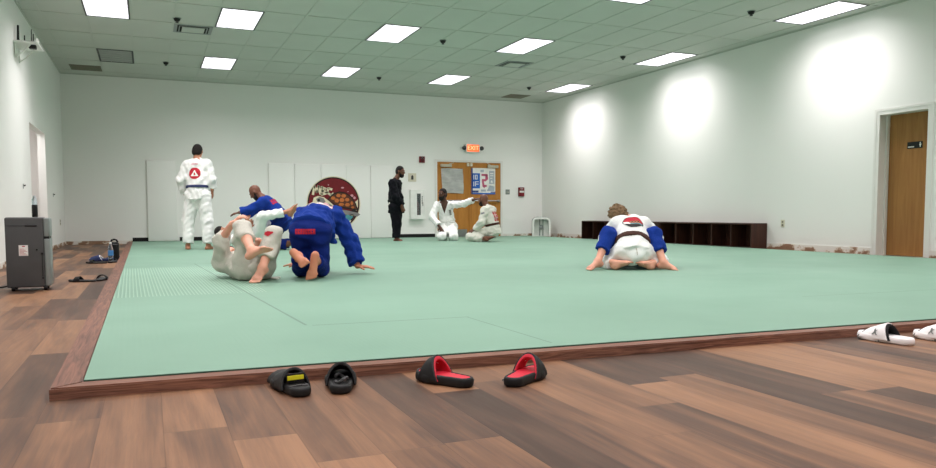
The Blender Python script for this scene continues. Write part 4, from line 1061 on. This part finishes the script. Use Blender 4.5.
    D2, g2 = v.field(.010); D2 = D2+wrinkle(g2[2], min(fold, .0065), seed+3, .12); D2 = np.maximum(D2, floor_+.0005-g2[2][2][None,None,:])
    tr = vol_obj('trousers', D2, g2, .010, trou, root)
    # ---- jacket
    g = .024*bulk
    def torso(v):
        v.cone(hc, md, .138*S+g, .132*S+g, .05, f_h, .82); v.cone(md, sc-up*.07*S, .132*S+g, .142*S+g, .06, f_s, .76)
        v.cone(shs['L']*.9+sc*.1, shs['R']*.9+sc*.1, .058*S+g*.7, .058*S+g*.7, .05)
        for s in 'LR': v.cone(sc+(shs[s]-sc)*.5, nk+up*.005*S, .052*S+g*.5, .050*S+g*.4, .04)
        if belly: v.ell(md+f_h*.06*S-up*.05, (lh, f_h, up), np.array([.15, .14, .15])*S, .06)
        sd = -up if skirt_dir is None else nrm(skirt_dir)
        if skirt: v.cone(hc+(md-hc)*.45, hc+sd*skirt*S, .142*S+g, .168*S+g, .04, f_h, .86, sd)
        return v
    v = torso(Vol())
    for i, s in enumerate('LR'):
        a, el, wr = J_arm[s]
        if sleeve[i] > .02:
            e = el+(wr-el)*sleeve[i]; dr = nrm(wr-el); v.cone(a, el, .062*S+g*.8, .056*S+g*.8, .04); v.cone(el, e, .056*S+g*.8, .050*S+g, .03, None, 1, dr)
        else: e = a+(el-a)*.93; v.cone(a, e, .064*S+g, .060*S+g, .04, None, 1, nrm(el-a))
    for xa, xb, ra_, rb_ in extra: v.cone(J(xa), J(xb), ra_, rb_, .05)
    D2, g2 = v.field(.010); D2 = D2+wrinkle(g2[2], fold, seed+9, .11)
    ax = g2[2]; D2 = np.maximum(D2, floor_+.001-ax[2][None,None,:])
    X, Y, Zz = ax[0][:,None,None], ax[1][None,:,None], ax[2][None,None,:]
    def dot(v_, o_): return (X-o_[0])*v_[0]+(Y-o_[1])*v_[1]+(Zz-o_[2])*v_[2]
    if jcut is not None: D2 = np.maximum(D2, jcut-dot(up, hc))
    if neckopen:
        ps, pu, pf = dot(ls, sc), dot(up, sc), dot(f_s, sc)
        wedge = np.maximum(np.abs(ps)-.075*S-pu*.32, -pf+.03); D2 = np.maximum(D2, -np.maximum(wedge, -(pu+.26*S)))
    ja = vol_obj('jacket', D2, g2, .010, jac, root)
    # ---- belt and lapels follow the torso of the jacket
    tv = torso(Vol())
    if belt:
        wc = hc+(md-hc)*.55; D3, g3 = tv.field(.008); ax3 = g3[2]
        t = (ax3[0][:,None,None]-wc[0])*up[0]+(ax3[1][None,:,None]-wc[1])*up[1]+(ax3[2][None,None,:]-wc[2])*up[2]
        D4 = np.maximum(np.maximum(D3-.014, -(D3+.012)), np.abs(t)-beltw); D4 = np.maximum(D4, floor_+.001-ax3[2][None,None,:])
        be = vol_obj('belt', D4, g3, .008, belt, root)
        if knot:
            kv = Vol(); kp = wc+f_h*((.138*S+g)*.82+.012)
            kv.ell(kp, (lh, up, f_h), (.035, .026, .022), .01)
            tl_ = tails or ((-up*.9+lh*.35), (-up*.9-lh*.4))
            for tt in tl_: kv.cone(kp, kp+nrm(tt)*.17+f_h*.02, .021, .021, .006, f_h, .3)
            D5, g5 = kv.field(.006); D5 = np.maximum(D5, floor_-g5[2][2][None,None,:]); vol_obj('belt_knot', D5, g5, .006, belt, root)
    if lapel:
        D3, g3 = tv.field(.008); ax3 = g3[2]; wc = hc+(md-hc)*.6
        X3, Y3, Z3 = ax3[0][:,None,None], ax3[1][None,:,None], ax3[2][None,None,:]
        ps = (X3-sc[0])*ls[0]+(Y3-sc[1])*ls[1]+(Z3-sc[2])*ls[2]; pu = (X3-sc[0])*up[0]+(Y3-sc[1])*up[1]+(Z3-sc[2])*up[2]; pf = (X3-md[0])*f_s[0]+(Y3-md[1])*f_s[1]+(Z3-md[2])*f_s[2]
        H_ = np.linalg.norm(sc-wc)
        for sg in (1, -1):
            tt = np.clip(-pu/H_, -.3, 1); line = sg*(.085*S*(1-tt)-.03*S*tt)
            D4 = np.maximum(np.maximum(D3-(.011 if sg > 0 else .014), -(D3+.01)), np.abs(ps-line)-.024); D4 = np.maximum(D4, -pf); D4 = np.maximum(D4, -pu-H_); D4 = np.maximum(D4, pu-.06)
            vol_obj('lapel', D4, g3, .008, jac, root)
    return dict(root=root, body=body, jacket=ja, trousers=tr, hc=hc, sc=sc, md=md, up=up, f_h=f_h, f_s=f_s, J=J, lh=lh, ls=ls)
def disc_emblem(u, v, R=.095):
    r_ = math.hypot(u, v)
    if r_ > R: return -1
    if r_ > R*.93: return 0
    # white triangle with a small red figure cut into it
    y = v/R; x = abs(u)/R
    if -.48 < y < .58 and x < (.58-y)*.62: 
        return 0 if (abs(u/R-.02) < .16*(1-(y+.3)) and -.33 < y < .12 and x < .28) else 1
    return 0
def blocks(w, h, n, rows=1, seed=3, gap=.25, mi=0):
    "bold blurred lettering: n irregular strokes per row"
    rr = random.Random(seed); segs = [[(rr.random(), rr.random(), rr.random()) for _ in range(n)] for _ in range(rows)]
    def fn(u, v):
        if abs(u) > w/2 or abs(v) > h/2: return -1
        x = (u+w/2)/w*n; i = min(int(x), n-1); fx = x-i; y = (v+h/2)/h*rows; j = min(int(y), rows-1); fy = y-j
        if fx > 1-gap or (rows > 1 and fy > .84): return -1
        a, c, d = segs[j][i]
        if a > .35 and .35 < fx < .5 and .25 < fy < .45: return -1
        if c > .5 and .3 < fx < .5 and .55 < fy < .75: return -1
        if d > .6 and fx > .5 and .4 < fy < .6: return -1
        return mi
    return fn
down = -Z
# 1 standing, seen from behind
p = person('person standing at left in white gi with navy belt, red round emblem on the back', 12.8, 1.01, (198, 195.5), -Rr, (197.3, 164.5), -Rr, (197.6, 151.5, .03), Aw*.93-Z*.3, Z*.95+Aw*.3,
    {'L': ((181.0, 180.5, -.0), (184.5, 193.5, .13), down*.8+Rr*.4+Aw*.4, -Rr+Aw*.2, .5), 'R': ((211.8, 180, 0), (212.2, 190.5, .06), down*.95+Aw*.1, Rr, .45)},
    {'L': ((188.5, 221, .02), (188, 245.8, 0), Aw*.9-Rr*.35, Z), 'R': ((207.5, 221, .02), (208.3, 245.8, .0), Aw*.9+Rr*.35, Z)},
    'skin_olive', 'gi_white', 'gi_white', 'belt_navy', 'short', seed=11, knot=True, cuff=(.90, .90), sleeve=(.92, .72), bulk=1.1, tbulk=1.5, skirt=.08, shw=.165, fold=.008)
patch('back_emblem', p['jacket'], p['sc']-p['up']*.165, -p['f_s'], p['up'], .11, lambda u, v: disc_emblem(u, v, .098), ['red_ink', 'white_ink'], p['root'])
patch('collar_print', p['jacket'], p['sc']-p['up']*.005, -p['f_s'], p['up'], .07, blocks(.11, .03, 7, 1, 5), ['pink_ink'], p['root'])
# 5 man in black
F5f = nrm(Rr*.95-Aw*.25); L5 = np.cross(Z, F5f)
p = person('person in black gi standing in profile before the white wall pads', 16.6, .965, (396, 207.5), L5, (395.2, 183.5), L5, (400.3, 171.2), F5f*.98-Z*.12, Z+F5f*.08,
    {'L': ((396.5, 196.5, .22), (402, 206, .10), F5f*.4+down, L5, .6), 'R': ((395.5, 197, -.21), (401.3, 205.5, -.14), F5f*.35+down, -L5, .6)},
    {'L': ((397, 223.5, .08), (396.3, 238.6, .08), F5f*.95+Aw*.2, Z), 'R': ((396.5, 223.5, -.08), (396.3, 238.9, -.08), F5f*.95-Aw*.3, Z)},
    'skin_brown', 'gi_black', 'gi_black', 'belt_black', 'cropped', seed=21, belly=1, cuff=(.93, .93), sleeve=(.86, .86), beard=.92, bulk=1.6, skirt=.12)
patch('belt_tip', p['jacket'], p['hc']+p['up']*.08-p['f_h']*.03, -p['lh']*.9-p['f_h']*.4, nrm(p['f_h']+Z*.6), .06, lambda u, v: 0 if abs(u) < .018 and abs(v) < .05 else -1, ['white_ink'], p['root'], lift=.018)
# 6 kneeling, bearded, arm stretched out
fc = nrm(-Aw*.75-Rr*.62)
p = person('person with black beard kneeling in white gi, arm stretched out before the double doors', 16.7, 1.02, (448, 226.5, .26), Rr, (444.5, 205, .2), nrm(Rr), (442.6, 193.8, .12), fc, Z,
    {'L': ((463.5, 204, .08), (475, 199.2, -.12), Rr+Z*.15-Aw*.2, Z*.8-Aw*.3, .25), 'R': ((432, 217.5, .08), (439.5, 226.5, -.10), Rr*.45+down*.8-Aw*.2, -Aw+Z*.3, .5)},
    {'L': ((454, 236.8, -.12), (452, 238.6, .28), Aw, down), 'R': ((441.5, 236.8, -.12), (443.5, 238.6, .28), Aw, down)},
    'skin_dark', 'gi_white', 'gi_white', 'belt_white', 'short', beard=1.0, seed=31, lapel=True, neckopen=True, skirt=.07, sleeve=(.80, .86), tails=(Rr*.9-Z*.15, -Z*.8-Rr*.2), bulk=.85, tbulk=1.1, shw=.16)
patch('chest_patch', p['jacket'], p['sc']-p['up']*.16+p['ls']*.11, p['f_s'], p['up'], .07, blocks(.045, .12, 2, 4, 8), ['dark_grey'], p['root'])
# 7 kneeling, bald, side and back to us
F7 = nrm(-Rr*.86+Aw*.5); L7 = np.cross(Z, F7)
p = person('bald person kneeling in off-white gi with dark belt, touched by the outstretched arm', 16.1, 1.0, (493, 230.5, .0), L7, (488.5, 210, .0), L7, (483.4, 199.6, .05), F7*.95+Z*.05, Z,
    {'L': ((481.5, 222.5, -.22), (474.5, 230, -.05), -Rr*.85+down*.35+Aw*.2, Z*.8-Rr*.3, .35), 'R': ((484, 222, .26), (474, 229, .34), -Rr*.8+down*.4, Z*.8-Rr*.3, .35)},
    {'L': ((470, 236.6, -.02), (486.5, 239.6, -.28), Rr*.95-Aw*.25, down), 'R': ((472, 235.8, .34), (488, 238.5, .02), Rr*.9-Aw*.4, down)},
    'skin_brown', 'gi_offwhite', 'gi_offwhite', 'belt_brown', None, beard=.9, seed=41, skirt=.09, sleeve=(.85, .85), cuff=(.8, .8), bulk=1.1)
patch('back_print', p['jacket'], p['sc']-p['up']*.16, -p['f_s'], p['up'], .12, blocks(.17, .22, 3, 3, 12), ['red_ink'], p['root'])
patch('shoulder_patch', p['jacket'], p['sc']+p['ls']*.18-p['up']*.07, p['ls'], p['up'], .05, blocks(.09, .035, 3, 1, 2), ['navy_cloth'], p['root'])
patch('front_print', p['jacket'], p['sc']+p['ls']*.08-p['up']*.10, p['f_s']*.6+p['ls']*.8, p['up'], .09, blocks(.06, .14, 2, 3, 4), ['red_ink'], p['root'])
# 2 blue, kneeling up and leaning over a partner
p = person('person in blue gi kneeling up and leaning left over a partner', 12.6, .98, (282, 221.5), -Aw, (266.5, 202), -Aw, (255, 192), nrm(-Rr*.75-Z*.66), nrm(-Rr*.6+Z*.8),
    {'L': ((250, 210, -.22), (239.5, 212.5, -.24), -Rr*.95-Z*.2, Z*.9-Rr*.2, .5), 'R': ((251, 212, .22), (243, 217, .22), -Rr*.9-Z*.3, Z, .5)},
    {'L': ((267, 243.0, -.1), (287, 244.8, -.08), Rr, down), 'R': ((269, 242.4, .18), (290, 243.6, .16), Rr, down)},
    'skin_brown', 'gi_blue', 'gi_navy', None, None, beard=.9, seed=51, skirt=.08, sleeve=(.88, .88), cuff=(.98, .98), bulk=1.25)
patch('back_print', p['jacket'], p['sc']-p['up']*.08, -p['f_s']*.9-Aw*.5, p['up'], .12, blocks(.17, .10, 4, 2, 14), ['red_ink'], p['root'])
patch('side_print', p['jacket'], p['sc']-p['up']*.27, -p['f_s']*.8-Aw*.7, p['up'], .08, blocks(.10, .05, 3, 1, 15), ['white_ink'], p['root'])
# 10 partner of 2, on the back, legs round the waist
p = person('person in white gi lying beneath the leaning blue-gi person, leg wrapped round the waist', 12.6, .97, (261, 240.5, .02), Aw, (236, 239.5, .05), Aw, (221.5, 232.5, .02), nrm(Rr*.75+Z*.6), nrm(-Rr*.7+Z*.7),
    {'L': ((246, 240, .34), (250, 228, .25), Z*.9+Rr*.2, Aw, .5), 'R': ((243.5, 237, -.36), (247, 223.5, -.26), Z+Rr*.1, -Aw, .6)},
    {'L': ((268, 216, .30), (289, 214, .30), Rr*.5+Z*.8, Z*.4-Rr), 'R': ((262, 216.5, -.32), (288.5, 211.5, -.20), Rr*.48+Z*.88, Z*.5-Rr*.8)},
    'skin_olive', 'gi_white', 'gi_white', 'belt_white', 'short', seed=61, skirt=.05, sleeve=(.78, .78), cuff=(.72, .80), bulk=.9, tbulk=.7, knot=False)
# 3 grey gi, on the back in front
up3 = nrm(-Rr*.66+Aw*.75); L3 = nrm(Aw*.66+Rr*.75)
p = person('person in light grey gi lying curled on the back with both knees up', 6.9, 1.0, (254, 267.5, .0), L3, (237, 263.5, .30), L3, (230, 257, .42), nrm(Rr*.7+Z*.55-Aw*.2), nrm(-Rr*.6+Aw*.3+Z*.5),
    {'L': ((256, 251, .34), (258.5, 240.5, .02), Z*.3-Aw*.7-Rr*.5, Z, .7), 'R': ((221.5, 240, .10), (232, 223.5, .0), Rr*.75+Z*.6, Z*.6-Rr*.7-Aw*.3, .8)},
    {'L': ((273.5, 235, -.08), (262.5, 267.5, -.24), -Aw*.9-Rr*.18-Z*.35, Z*.8-Aw*.3), 'R': ((242.5, 228.5, -.10), (251.5, 250.5, -.40), Rr*.82+Z*.42-Aw*.2, Z*.7-Rr*.4+Aw*.55)},
    'skin_light', 'gi_grey', 'gi_grey', None, 'short', seed=71, skirt=.02, sleeve=(.0, .22), cuff=(.70, .52), vox=.007, bulk=.75, tbulk=.55, shw=.155, fold=.009)
# belt ends lying loose on the mat
kv = Vol(); a = at(263, 270, 6.95); q1 = at(270, 277.5, 6.98); q1[2] = MT+.012; q2 = at(279, 276.5, 7.05); q2[2] = MT+.01; q3 = at(277.5, 280, 6.90); q3[2] = MT+.01
kv.cone(a, q1, .02, .02, .01, Z, .5); kv.cone(q1, q2, .02, .02, .01, Z, .35); kv.cone(q1, q3, .02, .02, .01, Z, .35)
D5, g5 = kv.field(.006); D5 = np.maximum(D5, MT+.001-g5[2][2][None,None,:]); vol_obj('belt_ends', D5, g5, .006, 'gi_offwhite', p['root'])
patch('knee_emblem', p['trousers'], p['J']((271.5, 238, -.06)), -Aw*.9+Z*.35, Z, .06, lambda u, v: 0 if abs(v-.25*abs(u)) < .026-.4*abs(u+.005) and abs(u) < .045 else -1, ['red_ink'], p['root'], .004, .006)
# 4 blue, on all fours, from behind
p = person('person in blue gi on hands and knees seen from behind, bare soles showing', 6.95, 1.03, (310.5, 232, .16), -Rr, (319.5, 216.0, .62), -Rr, (321, 226, .86), nrm(Aw*.3-Z), nrm(Aw+Z*.2),
    {'L': ((304, 240, .82), (299.5, 263.3, .95), -Rr*.95+Aw*.2-Z*.12, Z, .15), 'R': ((350.5, 242, .66), (357.5, 266, .60), Rr*.96-Z*.06-Aw*.1, Z, .2)},
    {'L': ((301.5, 268.5, .24), (298, 256.0, -.14), Rr*.6-Z*.5-Aw*.45, Aw*.75-Z*.3+Rr*.3), 'R': ((320.5, 268.5, .20), (315.5, 259.5, -.14), -Z*.95-Rr*.12-Aw*.1, Aw)},
    'skin_tan', 'gi_blue', 'gi_navy', None, 'short', seed=81, skirt=.03, skirt_dir=-Aw-Z*.35, sleeve=(.90, .9), cuff=(.80, .80), vox=.007, bulk=1.2, tbulk=.40, hipw=.078, shw=.155, mid=(315, 219, .38), jcut=-.015, fold=.010, extra=(((329, 228, .32), (333, 240, .40), .05, .035), ((300, 222, .2), (326, 228, .26), .06, .06), ((313, 213.5, .50), (322, 214, .56), .085, .085)))
patch('seat_lettering', p['trousers'], p['J']((306, 231.5, .05)), -Aw, Z, .13, blocks(.19, .052, 8, 1, 17, .16), ['red_ink'], p['root'], .004, .007)
patch('shoulder_stripe', p['jacket'], p['sc']+Z*.05-Aw*.02, Z*.8-Aw*.7, Aw, .16, lambda u, v: (1 if abs(v+.012) < .010 else 0) if abs(u) < .14 and abs(v) < .03 else -1, ['pink_ink', 'white_ink'], p['root'], .005, .006)
patch('collar_tape', p['jacket'], p['sc']-Aw*.10+Z*.03, Z*.8-Aw*.7, Aw, .14, lambda u, v: 0 if abs(u+.01) < .10 and abs(v-.04+u*u*4) < .008 else -1, ['white_ink'], p['root'], .005, .006)
# 9 blue, underneath, and 8 white kneeling on top
p = person('person lying under the kneeling grappler, only blue gi knees and bare feet showing', 8.0, .98, (632, 256, .62), Rr, (631, 253, 1.12), Rr, (630, 250, 1.38), nrm(Z-Aw*.1), nrm(Aw+Z*.2),
    {'L': ((652, 258, 1.02), (645, 254, .80), -Rr*.7-Aw*.5, Z, .4), 'R': ((610, 258, 1.02), (617, 254, .80), Rr*.7-Aw*.5, Z, .4)},
    {'L': ((653.5, 234.5, .20), (663.5, 262.5, .0), Rr*.85-Aw*.5-Z*.12, Z), 'R': ((608.5, 234.5, .20), (598, 261, .02), -Rr*.75-Aw*.6-Z*.12, Z)},
    'skin_light', 'gi_blue', 'gi_blue', None, 'short', seed=91, skirt=.03, cuff=(.62, .62), vox=.007, bulk=1.0)
p = person('person with shaggy fair hair kneeling in white gi with brown belt on a partner', 8.0, .97, (633, 251.5, .06), -Rr, (630.5, 224.5, .36), -Rr, (617.5, 216.0, .46), nrm(Aw*.55-Z*.75-Rr*.3), nrm(Aw*.7+Z*.6-Rr*.25),
    {'L': ((606, 238, .50), (612, 250, .70), Aw*.8-Z*.5, Z, .4), 'R': ((655, 238, .50), (650, 250, .70), Aw*.8-Z*.5, Z, .4)},
    {'L': ((605, 261.0, .34), (615, 266.0, -.02), Rr*.9-Aw*.35-Z*.1, down), 'R': ((660, 261.0, .34), (651, 266.5, -.0), -Rr*.9-Aw*.3-Z*.1, down)},
    'skin_light', 'gi_white', 'gi_white', 'belt_brown', 'shaggy', 'hair_blond', seed=101, skirt=.035, skirt_dir=-Z*.75-Aw*.5, sleeve=(.85, .85), cuff=(.80, .80), vox=.007, bulk=1.35, tbulk=1.05, knot=False, shw=.15, beltw=.03, fold=.008)
patch('trouser_seam', p['trousers'], p['hc']-Aw*.12-Z*.03, -Aw*.9+Z*.2, Z, .12, lambda u, v: 0 if abs(u-.012+.1*v) < .005 else -1, ['gi_grey'], p['root'], .004, .009)
def back_logo(u, v):
    x, y = u/.112, v/.098
    if x*x+y*y > 1: return -1
    if x*x+y*y > .86: return 3 if y > -.2 else 2
    if y > .30: return 0
    if (x-.15)**2/.30+(y-.02)**2/.10 < 1: return 4 if math.sin(x*22)*math.sin(y*15) > .1 else 2
    if y < -.45: return 3
    if x < -.3 and y < .1: return 1
    return 0 if y > -.1 else 5
patch('back_emblem', p['jacket'], p['sc']-p['up']*.115+Rr*.0, -p['f_s'], p['up'], .13, back_logo, ['red_ink', 'white_ink', 'emblem_black', 'emblem_black', 'shell_orange', 'emblem_teal'], p['root'], .004, .006)

# unseen fill lamp added to brighten the recess behind the left doorway
ld = bpy.data.lights.new('recess_fill_light', 'AREA'); ld.size = .5; ld.energy = 15; ld.color = LAMP_C
lo = bpy.data.objects.new('recess_fill_light', ld); COL.objects.link(lo); lo.location = (XL-.5, 14.4, 2.3)
# ------------------------------------------------------------------ light and view
w = bpy.data.worlds.new('world'); SC.world = w; w.use_nodes = True
w.node_tree.nodes['Background'].inputs[0].default_value = (.5, .5, .5, 1); w.node_tree.nodes['Background'].inputs[1].default_value = .02
SC.view_settings.view_transform = 'Standard'; SC.view_settings.look = 'None'; SC.view_settings.gamma = 1; SC.view_settings.use_curve_mapping = False
SC.view_settings.exposure = 0.0
SC.cycles.max_bounces = 8; SC.cycles.diffuse_bounces = 6; SC.cycles.sample_clamp_indirect = 6; SC.cycles.use_denoising = True
